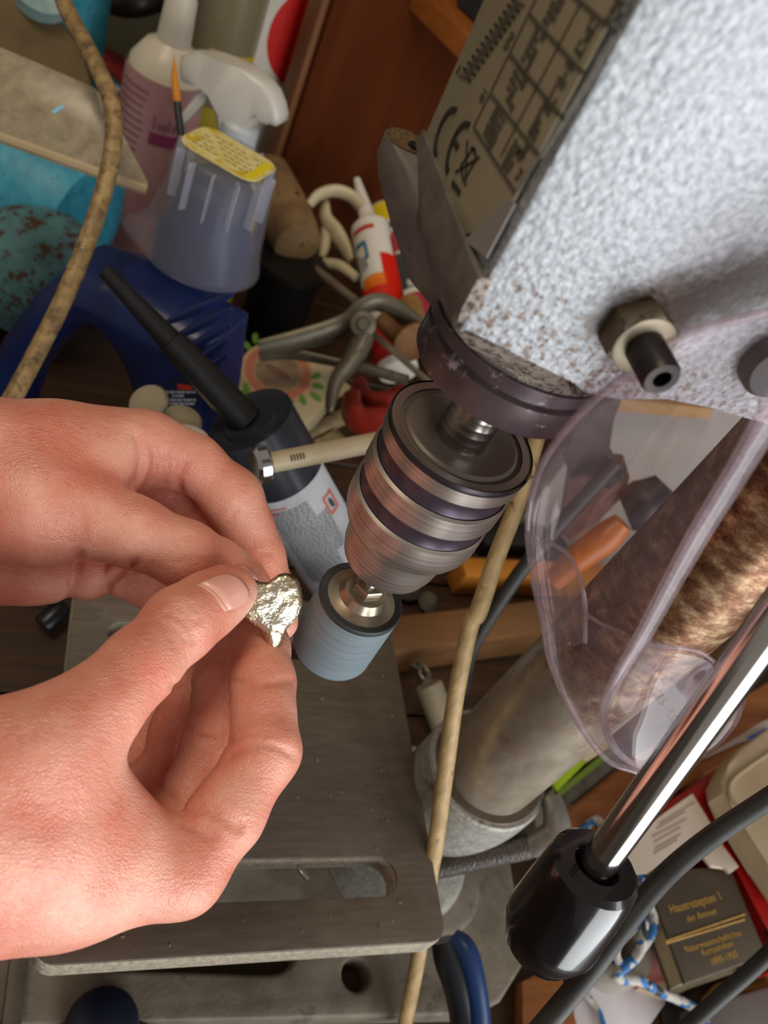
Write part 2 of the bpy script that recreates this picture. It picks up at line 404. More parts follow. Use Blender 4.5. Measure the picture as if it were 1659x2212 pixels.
bottom_rust(M_SILVER, 0.45, 0.525, '#6e5a4b')
def disc_ring(r0, r1, n=40, cx=0, cy=0):
    return ([(cx+r1*math.cos(2*math.pi*k/n), cy+r1*math.sin(2*math.pi*k/n)) for k in range(n)],
            [(cx+r0*math.cos(2*math.pi*k/n), cy+r0*math.sin(2*math.pi*k/n)) for k in range(n)])
def stadium(x0, x1, y, r, n=10):
    p = [(x1-r+r*math.cos(a), y+r*math.sin(a)) for a in np.linspace(-math.pi/2, math.pi/2, n)]
    p += [(x0+r+r*math.cos(a), y+r*math.sin(a)) for a in np.linspace(math.pi/2, 3*math.pi/2, n)]
    return p
def rrect(x0, x1, y0, y1, r, n=5):
    p = []
    for cx, cy, a0 in ((x1-r, y1-r, 0), (x0+r, y1-r, 90), (x0+r, y0+r, 180), (x1-r, y0+r, 270)):
        p += [(cx+r*math.cos(math.radians(a0+90*k/n)), cy+r*math.sin(math.radians(a0+90*k/n))) for k in range(n+1)]
    return p

BZ = -0.14           # bench top height

# ------------------------------------------------------------------ setting
M_BENCH = wood('bench_wood', '#2c1b0e', '#452b14', axis=0, spots='#241509')
bench = thing('workbench', 'dark brown wooden workbench top strewn with tools under the drill', 'workbench', (0.25, 0.45, BZ-0.03))
y = -0.45
k = 0
while y < 1.45:
    w = 0.143
    MB().box(2.0, w-0.003, 0.03, T(0.3, y+w/2, BZ-0.015+(0.0008 if k % 2 else 0)), bev=0.0015, seg=1).build('plank', M_BENCH, bench)
    y += w; k += 1
M_FLOOR = mat('concrete_floor', '#57504a', '#6a625a', rough=0.8, scale=12)
struct(MB().box(6, 6, 0.05, T(0.3, 0.3, -0.95)).build('floor', M_FLOOR))
M_PANEL = wood('brown_panel', '#4a1f08', '#58290d', axis=2, scale=3, rough=0.85)
M_PANEL.node_tree.nodes['Principled BSDF'].inputs['Specular IOR Level'].default_value = 0.15
U = Vector((0.94, 0.34, 0)).normalized(); UN = Vector((U.y, -U.x, 0))     # along the panel, towards the viewer
PL = onp(548, 500, 2, BZ); PL = Vector((PL.x, PL.y, 0))
def on_panel(px, py, off=0.0):
    r = Vector(ray(px, py)); e = Vector(EYE)
    return e + r*((PL+UN*off-e).dot(UN)/r.dot(UN))
MP = frame(PL, (0, 0, 1), U)
struct(MB().box(1.1, 0.018, 1.5, MP @ T(0.55, -0.009, BZ+0.75)).build('wall_back', M_PANEL))
struct(MB().box(0.016, 0.03, 1.5, MP @ T(0.0, 0.006, BZ+0.75), bev=0.002).build('trim_1', wood('panel_edge', '#6f4426', '#8a5c38', axis=2, scale=4)))
M_FARWALL = mat('dim_far_wall', '#4f4437', '#5d5142', rough=0.85, scale=6)
struct(MB().box(3.4, 0.02, 2.6, T(0.2, 1.62, 0.3)).build('wall_far', M_FARWALL))

# ------------------------------------------------------------------ pillar drill
drill = thing('pillar_drill', 'silver grey bench pillar drill with spinning chuck, rusty column and slotted table', 'drill', (0.141, 0, BZ))
HY = -0.038                      # near side face of the head
def hp(px, py): p = onp(px, py, 1, HY); return (p.x, p.z)
hb = [hp(988, 722), hp(1262, 820), hp(1240, 862), hp(1342, 850), hp(1440, 862), hp(1540, 882)]
prof = hb + [(hb[-1][0]+0.10, hb[-1][1]-0.004), (0.26, 0.33), (0.26, 0.66), (-0.042, 0.66)]
Mxz = Matrix(((1, 0, 0, 0), (0, 0, -1, 0), (0, 1, 0, 0), (0, 0, 0, 1)))
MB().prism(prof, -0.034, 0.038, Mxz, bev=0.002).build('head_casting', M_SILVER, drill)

# lower front casting, lofted from the square head down to the round boss, with a hollow lug
def sect(t, z):
    out = []
    for k in range(96):
        a = 2*math.pi*k/96; c, s = math.cos(a), math.sin(a)
        rect = min(0.0435/max(abs(c), 1e-6), (0.034 if s > 0 else 0.0378)/max(abs(s), 1e-6))
        rr = (1-t)*rect + t*0.0285
        out.append(Vector((rr*c, rr*s, z)))
    return out
secs = [sect(0, 0.349), sect(0, 0.340), sect(0.10, 0.333), sect(0.60, 0.323), sect(0.95, 0.318), sect(1.0, 0.314)]
V = [p for s in secs for p in s]; Fc = []
for i in range(len(secs)-1):
    for k in range(96): Fc.append((i*96+k, i*96+(k+1) % 96, (i+1)*96+(k+1) % 96, (i+1)*96+k))
Fc.append(tuple(range(95, -1, -1)))
lcb = MB().add(V, Fc)
LV = []; LF = []; LD = Vector((0.42, -0.91, 0)).normalized(); la = math.atan2(LD.y, LD.x)
for i, (lx, ly, lz, lr, lsft) in enumerate(((-0.022, 0.020, 0.312, 0.012, 0.014), (-0.032, 0.027, 0.322, 0.0105, 0.020), (-0.041, 0.033, 0.332, 0.0088, 0.020), (-0.0445, 0.0355, 0.3375, 0.0076, 0.016), (-0.0448, 0.0358, 0.3415, 0.0072, 0.008), (-0.045, 0.036, 0.3435, 0.0070, 0.0015))):
    for k in range(32):
        a_ = la-math.pi/2+2*math.pi*k/32; o_ = LD*lsft if k <= 16 else Vector((0, 0, 0))
        LV.append(Vector((lx+lr*math.cos(a_), ly+lr*math.sin(a_), lz))+o_)
for i in range(5):
    for k in range(32): LF.append((i*32+k, i*32+(k+1) % 32, i*32+32+(k+1) % 32, i*32+32+k))
LF.append(tuple(range(160, 192)))
lcb.add(LV, LF)
lco = lcb.build('lower_casting', [M_SHADECAST, M_SPECK], drill, smooth=50)
for p in lco.data.polygons:
    if p.normal.y < -0.45 and p.normal.x > -0.4 and p.center.y < -0.012: p.material_index = 1  # near side gets the lighter speckled paint, the rest keeps the shade tone
MB().lathe([(0, 0.3436), (0.0052, 0.3438), (0.0066, 0.3441), (0.0068, 0.3430)], T(-0.045, 0.036, 0), 24).build('lug_face', M_FUZZ, drill)
MB().lathe([(0, 0.3445), (0.0024, 0.3445), (0.0024, 0.3430)], T(-0.0430, 0.0335, 0), 16).build('lug_hole', M_HOLE, drill)
# rusty chamfer on the near side (same casting, speckled paint)
ch = [onp(1000, 730, 1, HY-0.0006), onp(1255, 822, 1, HY-0.0006), onp(1232, 866, 1, HY-0.0006)]

# quill collar under the casting
MB().lathe([(0.0, 0.3165), (0.0300, 0.3165), (0.0300, 0.3125), (0.0280, 0.3115), (0.0280, 0.3105), (0.0295, 0.3095), (0.0295, 0.3005), (0.0287, 0.2992), (0.012, 0.2992), (0.0, 0.2992)], n=72).build('quill_collar', M_RING, drill)
sp = [(0.0, 0.3005), (0.0088, 0.3005)]
for i in range(8):
    z = 0.298-i*0.0034
    sp += [(0.0091, z), (0.00885, z-0.0014), (0.0091, z-0.0028)]
sp += [(0.0092, 0.266), (0.0, 0.266)]
MB().lathe(sp, n=48).build('spindle', M_STEEL, drill)

chuck = MB()
chuck.lathe([(0.0225, 0.27180), (0.0252, 0.27180), (0.0262, 0.27038), (0.0262, 0.26439), (0.0252, 0.26362)], n=96)
chuck.lathe([(0.0252, 0.25676), (0.0262, 0.25589), (0.0262, 0.24749), (0.0252, 0.24673)], n=96)
chuck.lathe([(0.0250, 0.23986), (0.0260, 0.23899), (0.0261, 0.23114), (0.0255, 0.22787), (0.0243, 0.22515), (0.0222, 0.22384), (0.0205, 0.22319), (0.0201, 0.22210), (0.0199, 0.21425), (0.0192, 0.20880), (0.0178, 0.20422), (0.0160, 0.20291), (0.0045, 0.20269), (0.0, 0.20269)], n=96)
ck = chuck.build('chuck', M_CHUCK, drill)
MB().lathe([(0.0, 0.27071), (0.0098, 0.27071), (0.0115, 0.27049), (0.0150, 0.27158), (0.0196, 0.27224), (0.0206, 0.27158), (0.0208, 0.27082), (0.0212, 0.27082), (0.0230, 0.27125), (0.0256, 0.27191)], n=96).build('chuck_face', M_CHUCKTOP, ck)
for z0, z1 in ((0.26362, 0.25676), (0.24673, 0.23986)):
    MB().lathe([(0.0250, z0+0.0006), (0.0247, z0), (0.0247, z1), (0.0250, z1-0.0006)], n=96).build('groove_band', M_GROOVE, ck)
MB().lathe([(0.0262, 0.27224), (0.0266, 0.27115), (0.0264, 0.26984)], n=96).build('dark_rim', mat('dark_rim', '#3a3437', rough=0.3, metal=0.6), ck)

# column + table bracket
cz = T(0.141, 0, 0)
MB().lathe([(0, BZ+0.03), (0.0300, BZ+0.03), (0.0300, 0.345), (0.0, 0.345)], cz, 72).build('column', M_COLUMN, drill)
column_rust(M_COLUMN)
br = MB().lathe([(0.0302, 0.022), (0.0312, 0.0235), (0.0372, 0.0235), (0.0385, 0.022), (0.0392, -0.012), (0.0392, -0.030), (0.0360, -0.036), (0.0302, -0.036)], cz, 72)
br.prism([(0.0, -0.030), (0.110, -0.024), (0.110, 0.024), (0.0, 0.030)], -0.034, -0.0145, bev=0.003)
br.build('table_bracket', M_GREYCAST, drill)
MB().lathe([(0.0302, 0.0242), (0.0345, 0.0242), (0.0352, 0.0236), (0.0352, 0.0225)], cz, 72).build('collar_face', mat('brown_machined_face', '#5d5045', '#6c5f52', rough=0.5, metal=0.4, scale=120), drill)
# table
tx0, tx1, ty0, ty1 = -0.101, 0.1045, -0.088, 0.125
def tp(px, py): p = onp(px, py, 2, 0.0); return p
fs = tp(858, 1895); rs = tp(232, 1365)
hole = [(0.011*math.cos(a), 0.011*math.sin(a)) for a in np.linspace(0, 2*math.pi, 32, endpoint=False)]
s1y = (tp(680, 1853).y+tp(680, 1942).y)/2; s1r = abs(tp(680, 1853).y-tp(680, 1942).y)/2
s2y = (tp(260, 1338).y+tp(260, 1395).y)/2; s2r = max(0.008, abs(tp(260, 1338).y-tp(260, 1395).y)/2)
tb = MB().plate(rrect(tx0, tx1, ty0, ty1, 0.009), [stadium(-0.075, fs.x, s1y, s1r), stadium(rs.x, 0.075, s2y, s2r)], 0.002, T(0, 0, -0.001), bev=0.0004)
table = tb.build('table', M_TABLE, drill)
MB().plate(rrect(tx0-0.0006, tx1+0.0006, ty0-0.0006, ty1+0.0006, 0.0095), [stadium(-0.076, fs.x+0.0005, s1y, s1r+0.0005), stadium(rs.x-0.0005, 0.076, s2y, s2r+0.0005)], 0.017, T(0, 0, -0.0105), bev=0.0025).build('table_rim', M_TABLE_RIM, table)
# clamp lever
cl = [P(930, 1875, 0.508), P(1010, 1858, 0.503), P(1145, 1828, 0.494), P(1180, 1808, 0.492)]
MB().tube([cl[0], cl[1], cl[2]], 0.0072, 20, 4).build('clamp_handle', mat('knurled_steel', '#77716c', '#4e4a47', rough=0.38, metal=0.8, scale=900, bump=0.8, bscale=900, bdist=0.0008), drill)
MB().tube([cl[2], P(1172, 1820, 0.492), P(1200, 1800, 0.492), P(1200, 1760, 0.495), P(1190, 1722, 0.50)], [0.0065, 0.0085, 0.009, 0.0075, 0.006], 16, 5).build('clamp_elbow', M_STEEL if False else mat('grey_forging', '#7b766f', '#918c84', rough=0.4, metal=0.5, scale=120), drill)
# base plate, turned a few degrees under the table
BM = T(0.095, 0.02, BZ+0.011) @ Matrix.Rotation(math.radians(-5), 4, 'Z')
MBI = BM.inverted()
def bp(px, py): q = MBI @ onp(px, py, 2, BZ+0.022); return (q.x, q.y)
c1 = bp(1130, 2086); c2 = bp(1085, 2178); print('base', c1, c2)
hx, hyy = bp(770, 2105)
sl = bp(633, 2125); sl2 = bp(300, 2183)
sy0 = sl[1]-0.001
out = [(-0.20, c2[1]-0.012), (c2[0]-0.02, c2[1]-0.004), (c2[0], c2[1]+0.004), (c1[0], c1[1]), (c1[0]+0.004, c1[1]+0.02), (c1[0]+0.004, 0.07), (-0.20, 0.07)]
hl = [(hx+0.0095*math.cos(a), hyy+0.0095*math.sin(a)) for a in np.linspace(0, 2*math.pi, 24, endpoint=False)]
MB().plate(out, [stadium(-0.17, sl[0]+0.004, sy0+0.024, 0.018), hl], 0.022, BM, bev=0.003).build('base_plate', M_BASE, drill)
MB().lathe([(0, 0.03), (0.042, 0.03), (0.046, 0.028), (0.052, 0.012), (0.054, 0.011), (0, 0.011)], T(0.141, 0, BZ+0.0105), 48).build('base_flange', M_GREYCAST, drill)
rc = onp(960, 1905, 2, BZ+0.027)
MB().lathe([(0, 0.006), (0.030, 0.006), (0.033, 0.004), (0.034, 0.0), (0, 0)], T(rc.x-0.005, rc.y, BZ+0.0215), 48).build('base_boss', M_BASE, drill)

# lock nut and stud on the head side
nc = onp(1368, 706, 1, HY); nd = Vector((0, -1, 0))
MN = frame(nc, nd, (1, 0, 0.35))
hexp = [(0.0091*math.cos(math.pi/3*k+0.25), 0.0091*math.sin(math.pi/3*k+0.25)) for k in range(6)]
MB().prism(hexp, 0.0, 0.0075, MN, bev=0.0008).build('lock_nut', mat('rusty_nut', '#5d4f3e', '#776850', rough=0.5, metal=0.4, scale=120, spots='#3c2e20', sscale=120, sth=0.55), drill)
MB().lathe([(0.0048, 0.0074), (0.0078, 0.0074), (0.0080, 0.0078), (0.0074, 0.0081), (0.0048, 0.0081)], MN, 36).build('nut_face', mat('worn_plating', '#857b67', '#9a907b', rough=0.45, metal=0.5, scale=120), drill)
st = MB().lathe([(0.0, 0.006), (0.0048, 0.006), (0.0048, 0.0185), (0.0042, 0.0198), (0.0023, 0.0198), (0.0023, 0.012), (0, 0.012)], MN, 32)
st.build('stud', mat('black_oxide', '#2b2524', '#3a3230', rough=0.4, metal=0.6, scale=100), drill)

# feed hub and lever
hub = onp(1668, 778, 1, HY)
MB().lathe([(0, -0.006), (0.0078, -0.006), (0.0092, -0.004), (0.0092, 0.006), (0, 0.006)], frame(hub, (0.1, 1, 0), (1, 0, 0)), 40).build('feed_hub', M_BLACK, drill)
a0 = P(1270, 1896, 0.272); a1 = P(1722, 1268, 0.212)
a2 = a1+(a1-a0).normalized()*0.075
MB().tube([a0, a2], 0.0058, 40, 1).build('feed_lever', M_CHROME, drill)
MB().tube([Vector((a2.x, HY+0.001, a2.z)), Vector((a2.x, min(a2.y, HY-0.01)-0.010, a2.z))], 0.013, 32, 1).build('lever_hub', M_BLACK, drill)
ax = (a0-a1).normalized()
kb = a0 - ax*0.0045
MB().lathe([(0.0064, -0.0005), (0.0072, -0.002), (0.0080, -0.0030), (0.0132, -0.0030), (0.0150, -0.0010), (0.0156, 0.0025), (0.0164, 0.014), (0.0170, 0.0290), (0.0170, 0.0330), (0.0134, 0.0420), (0.0126, 0.0426), (0.0, 0.0436)][::1], frame(kb, ax), 24).build('lever_knob', M_BLACKGLOSS, drill, smooth=28)
# ---- label plate on the front of the head
LX = -0.0414
def lp(px, py): p = onp(px, py, 0, LX-0.0012); return (-p.y, p.z)     # u to the viewer's right, v up
ML = Matrix(((0, 0, -1, LX), (-1, 0, 0, 0), (0, 1, 0, 0), (0, 0, 0, 1)))
lo = [lp(906, 316), lp(1003, 512), lp(1050, 452+60), lp(1068, 500)]
u1 = 0.0335
lab = MB().prism([lp(906, 318), lp(1000, 505), (u1-0.004, lp(1052, 545)[1]+0.002), (u1, lp(1068, 500)[1]), (u1, 0.62), (lp(906, 318)[0], 0.62)], 0.0004, 0.0010, ML, bev=0.0001).build('label_plate', M_LABEL, drill)
MB().prism([lp(1003, 520), lp(1050, 557), lp(1112, 440), lp(1098, 425)], 0.0009, 0.00115, ML).build('peeled_corner', M_LABELBACK, lab)
MI = MB()
def ln(mb, a, b, w, h=0.0013):
    a = Vector(a); b = Vector(b); d = (b-a).normalized(); n = Vector((-d.y, d.x))*w/2
    mb.prism([tuple(a-n), tuple(b-n), tuple(b+n), tuple(a+n)], 0.0009, h, ML)
def c5(x, y): return lp(820+x/2.5136, y/2.5136)          # read off the close-up
g = MB()
for a, b, w in (((510, 690), (740, 1050), .0007), ((600, 505), (870, 850), .0007), ((705, 290), (1005, 655), .0007), ((815, 80), (1130, 420), .0007), ((1040, -40), (1290, 185), .0007),
                ((510, 690), (850, -10), .0004), ((655, 850), (1090, 20), .0004), ((745, 1040), (1300, 150), .0004), ((880, 850), (1320, 160), .0003)):
    ln(g, c5(*a), c5(*b), w)
g.build('table_lines', M_INK2, lab)
bl = MB()
def blk(cx, cy, w, h, n=5, seed=0):
    r = random.Random(seed); c = Vector(c5(cx, cy))
    for i in range(n):
        for j in range(3):
            if r.random() < 0.2: continue
            x = c.x+(j-1)*w/3; yv = c.y+(i-(n-1)/2)*h/n
            ww = w/3*r.uniform(0.6, 1.15)/2; hh = h/n*r.uniform(0.5, 1.1)/2
            bl.prism([(x-ww, yv-hh), (x+ww, yv-hh), (x+ww, yv+hh), (x-ww, yv+hh)], 0.0009, 0.0012, ML)
for i, (x, y, w, h) in enumerate(((620, 690, .0085, .0075), (735, 470, .009, .008), (830, 260, .0065, .008), (950, 40, .006, .008), (705, 870, .0055, .008), (780, 815, .004, .005), (865, 660, .005, .0075), (985, 445, .0045, .008), (1120, 205, .0045, .007), (1300, 20, .005, .008), (560, 520, .003, .003), (700, 225, .003, .004), (755, 950, .002, .003))):
    blk(x, y, w, h, 5, i)
bl.build('printed_symbols', M_INK2, lab)
sq = MB(); q = []
for i in range(26):
    t = i/25
    cx = 455+t*300; cy = 430-t*430
    q.append(c5(cx+(28 if i % 2 else -24), cy+(30 if i % 2 else -26)))
for a, b in zip(q, q[1:]): ln(sq, a, b, 0.0006)
ln(sq, c5(415, 395), c5(440, 355), 0.0008)
sq.build('printed_squiggle', M_INK2, lab)
# CE mark
ce = MB()
def arc(mb, cx, cy, r, w, a0, a1, sx=1.0):
    n = 18; A = np.linspace(math.radians(a0), math.radians(a1), n)
    o = [(cx+sx*(r+w/2)*math.cos(a), cy+(r+w/2)*math.sin(a)) for a in A]
    i = [(cx+sx*(r-w/2)*math.cos(a), cy+(r-w/2)*math.sin(a)) for a in A[::-1]]
    mb.prism(o+i, 0.0009, 0.0014, ML)
C0 = Vector(c5(352, 712)); E0 = Vector(c5(420, 795)); r = 0.0062
arc(ce, C0.x+0.002, C0.y, r, 0.0016, 95, 268)
arc(ce, E0.x+0.002, E0.y, r, 0.0016, 95, 268)
ce.prism([(E0.x-0.0035, E0.y-0.0007), (E0.x+0.001, E0.y-0.0007), (E0.x+0.001, E0.y+0.0007), (E0.x-0.0035, E0.y+0.0007)], 0.0009, 0.0014, ML)
ce.build('ce_mark', M_INK, lab)
wb = MB()
for a, b in (((475, 765), (465, 1010)), ((410, 935), (540, 855)), ((440, 900), (510, 800)), ((510, 800), (525, 860)), ((525, 860), (470, 960)), ((440, 900), (455, 985)), ((495, 800), (520, 820))):
    ln(wb, c5(*a), c5(*b), 0.0006)
wb.prism([c5(398, 975), c5(440, 1035), c5(432, 1068), c5(388, 1005)], 0.0009, 0.0013, ML)
wb.build('crossed_bin_mark', M_INK, lab)

# ---- clear swing guard in front of the chuck
Lc = [(1680, 668, .195), (1500, 712, .198), (1400, 770, .202), (1250, 897, .222), (1168, 1010, .245), (1141, 1130, .262), (1150, 1240, .270), (1172, 1340, .276), (1192, 1440, .282), (1245, 1555, .288), (1310, 1640, .291), (1378, 1668, .292)]
Fc_ = [(1800, 640, .172), (1720, 800, .178), (1648, 925, .184), (1580, 1040, .196), (1512, 1150, .207), (1450, 1260, .217), (1392, 1368, .227), (1345, 1445, .236), (1312, 1508, .245), (1306, 1555, .256), (1330, 1620, .272), (1385, 1662, .288)]
nl = 48
La = catmull([tuple(P(*a)) for a in Lc], 5); Fa = catmull([tuple(P(*a)) for a in Fc_], 5)
rows = []
for a, b in zip(La, Fa):
    a = Vector(a); b = Vector(b); m = (a+b)/2; away = (m-Vector(EYE)).normalized(); w = (a-b).length
    row = []
    for i in range(17):
        t = i/16; s = math.sin(math.pi*t)
        row.append(a.lerp(b, t) + away*(w*0.42*s**0.8))
    rows.append(row)
gd = MB().sheet(rows).build('chuck_guard', M_GUARD, drill, smooth=60, solid=0.0018, fix=False)
# thick folded edge and rim of the guard
MB().tube([P(px, py, d) for px, py, d in Lc], 0.0011, 10, 5).build('guard_rim', M_GUARDRIM, gd)
fr = []
for (px, py, d), w in zip(Fc_, (.0045, .0046, .0048, .0046, .0044, .004, .0036, .003, .0022, .0018, .0016, .0014)): fr.append(w*0.8)
MB().tube([P(*a) for a in Fc_], fr, 14, 5, sq=0.55).build('guard_fold', M_GUARDRIM, gd)
t0_ = [Vector(q) for q in catmull([tuple(P(*a)) for a in ((1150, 1165, .261), (1160, 1240, .264), (1178, 1330, .268), (1222, 1398, .270))], 6)]
t1_ = [Vector(q) for q in catmull([tuple(P(*a)) for a in ((1180, 1166, .259), (1232, 1204, .257), (1262, 1290, .259), (1264, 1388, .264))], 6)]
MB().sheet([t0_, [(a+b)/2+(a-Vector(EYE)).normalized()*0.003 for a, b in zip(t0_, t1_)], t1_]).build('guard_tab', M_GUARD, gd, smooth=60, solid=0.0014, fix=False)
MB().tube(t1_, 0.0008, 8, 1).build('tab_rim', M_GUARDRIM, gd)
MB().tube([P(*a) for a in ((1264, 1326, .262), (1300, 1348, .256), (1346, 1368, .245))], 0.0007, 8, 5).build('inner_rim', M_GUARDRIM, gd)
# lower wing with the pivot slot
W0 = [(1395, 1372, .232), (1345, 1450, .240), (1314, 1512, .247), (1310, 1580, .262), (1345, 1640, .280), (1390, 1662, .289)]
W1 = [(1440, 1396, .262), (1400, 1470, .268), (1380, 1540, .272), (1375, 1590, .276), (1385, 1640, .284), (1400, 1664, .290)]
W2 = [(1510, 1408, .268), (1500, 1480, .272), (1490, 1540, .276), (1470, 1600, .280), (1450, 1640, .286), (1425, 1664, .291)]
W3 = [(1552, 1440, .270), (1590, 1490, .272), (1600, 1540, .276), (1560, 1600, .281), (1500, 1640, .287), (1450, 1662, .292)]
rr = [[Vector(q) for q in catmull([tuple(P(*a)) for a in w], 5)] for w in (W0, W1, W2, W3)]
cols = []
for j in range(len(rr[0])): cols.append([Vector(q) for q in catmull([tuple(r[j]) for r in rr], 5)])
MB().sheet(cols).build('guard_wing', M_GUARD, gd, smooth=60, solid=0.0018, fix=False)
MB().tube([P(*a) for a in ((1395, 1388, .234), (1440, 1396, .262), (1510, 1408, .268), (1552, 1440, .270), (1575, 1470, .271))], 0.0009, 8, 5).build('wing_rim', M_GUARDRIM, gd)
pv = P(1545, 1500, 0.268)
MB().lathe([(0.0032, 0.0), (0.0085, 0.0), (0.0092, 0.0012), (0.0092, 0.003), (0.0032, 0.003), (0.0032, 0.0)], frame(pv, Vector(EYE)-pv), 40).build('guard_pivot', M_GUARDRIM, gd)
MB().lathe([(0, 0.0032), (0.0024, 0.0032), (0.0024, 0.0005)], frame(pv, Vector(EYE)-pv), 16).build('pivot_hole', M_HOLE, gd)
tf = P(1440, 1530, 0.2715)
vd = (Vector(EYE)-tf).normalized()
tdir = (P(1462, 1565, 0.2715)-P(1418, 1495, 0.2715))
em = MB().text('TS  UL', 0.0042, frame(tf+vd*0.001, vd, tdir), 0.0002).build('embossed_letters', M_GUARDRIM, gd)

# ------------------------------------------------------------------ sanding drum (held in the chuck)
drum = thing('sanding_drum', 'small blue-grey abrasive sanding drum on a threaded shank, gripped in the drill chuck', 'sanding drum', (0, 0, 0.138))
MB().lathe([(0.0166, 0.1380), (0.0176, 0.1388), (0.0181, 0.1400), (0.0181, 0.1738), (0.0179, 0.1750)], n=80).build('abrasive_sleeve', M_ABRASIVE, drum)
MB().lathe([(0.0181, 0.1745), (0.0182, 0.1760), (0.0176, 0.1768), (0.0150, 0.1766), (0.0146, 0.1755)], n=80).build('rubber_rim', M_RUBBER, drum)
MB().lathe([(0.0, 0.138), (0.0174, 0.138), (0.0176, 0.1400), (0.0, 0.1400)], n=64).build('rubber_core', M_RUBBER, drum)
MB().lathe([(0.0152, 0.1752), (0.0148, 0.1764), (0.0125, 0.1770), (0.0105, 0.1778), (0.0096, 0.1795), (0.0088, 0.1815), (0.0070, 0.1822), (0.0, 0.1822)], n=64).build('washer', M_WASHER, drum)
MB().prism([(0.0066*math.cos(math.pi/3*k+0.2), 0.0066*math.sin(math.pi/3*k+0.2)) for k in range(6)], 0.182, 0.1868, bev=0.0009).build('nut', M_WASHER, drum)
sh = [(0, 0.186)]
for i in range(10):
    z = 0.1865+i*0.0021; sh += [(0.0031, z), (0.0026, z+0.0010), (0.0031, z+0.0020)]
sh += [(0.0031, 0.209), (0, 0.209)]
MB().lathe(sh, n=24).build('threaded_shank', M_STEEL, drum)

# ------------------------------------------------------------------ cast heart
heart_px = [(541, 1252), (560, 1256), (578, 1257), (590, 1248), (604, 1240), (622, 1238), (638, 1247), (648, 1264), (654, 1290), (650, 1315), (638, 1338), (621, 1358), (611, 1377), (605, 1394), (594, 1406), (588, 1407), (581, 1398), (573, 1380), (560, 1361), (541, 1349), (526, 1339), (515, 1325), (508, 1305), (512, 1280), (524, 1260)]
HD = 0.307
hc = P(588, 1318, HD)
hn = (Vector(EYE)-hc).normalized(); hn = (hn*0.80 + (Vector((0.85, -1.5, 0.15))-hc).normalized()*0.22).normalized()
MH = frame(hc, hn, P(650, 1318, HD)-hc); MHI = MH.inverted()
def on_pl(px, py, M, off=0.0):
    e = Vector(EYE); r = Vector(ray(px, py)); n = M.to_3x3() @ Vector((0, 0, 1)); o = M.to_translation()+n*off
    return M.inverted() @ (e + r*((o-e).dot(n)/r.dot(n)))
ho = [on_pl(px, py, MH) for px, py in heart_px]
ho = [Vector((p[0], p[1])) for p in catmull([(p.x, p.y) for p in ho], 4, True)]
cen = sum(ho, Vector((0, 0)))/len(ho)
rng = random.Random(3)
hv = []; hf = []; R = 10; n = len(ho)
def hnoise(x, y): return 0.5*math.sin(x*900+1.3*math.sin(y*700))+0.5*math.sin(y*1100+1.7*math.sin(x*500))
for side in (1, -1):
    for k in range(R+1):
        t = 1-k/R
        hh = 0.0024*(1-t**2.2)**0.5*1.0
        for p in ho:
            q = cen.lerp(p, t); z = side*hh
            if side > 0: z += 0.00016*hnoise(q.x, q.y)*(1-t**6) - 0.0007*math.exp(-((q.x-0.002)**2+(q.y-0.001)**2)/(0.0045**2))
            hv.append((q.x, q.y, z))
for s in (0, 1):
    b = s*(R+1)*n
    for k in range(R):
        for i in range(n): hf.append((b+k*n+i, b+k*n+(i+1) % n, b+(k+1)*n+(i+1) % n, b+(k+1)*n+i))
hm = mat('cast_silver', '#e8dfca', '#d3c6a6', rough=0.30, metal=1.0, scale=150, bump=0.55, bscale=260, bdist=0.0022, rvar=0.1, spots='#e0cf94', sscale=90, sth=0.62)
hb_ = MB().add(hv, hf, MH); 
heart = hb_.build('heart_casting', hm, None, smooth=60)
bm = bmesh.new(); bm.from_mesh(heart.data); bmesh.ops.remove_doubles(bm, verts=bm.verts[:], dist=1e-5); bmesh.ops.recalc_face_normals(bm, faces=bm.faces[:]); bm.to_mesh(heart.data); bm.free()
tag(recentre(heart), 'shiny rough-cast silver heart held between both thumbs beside the sanding drum', 'heart')
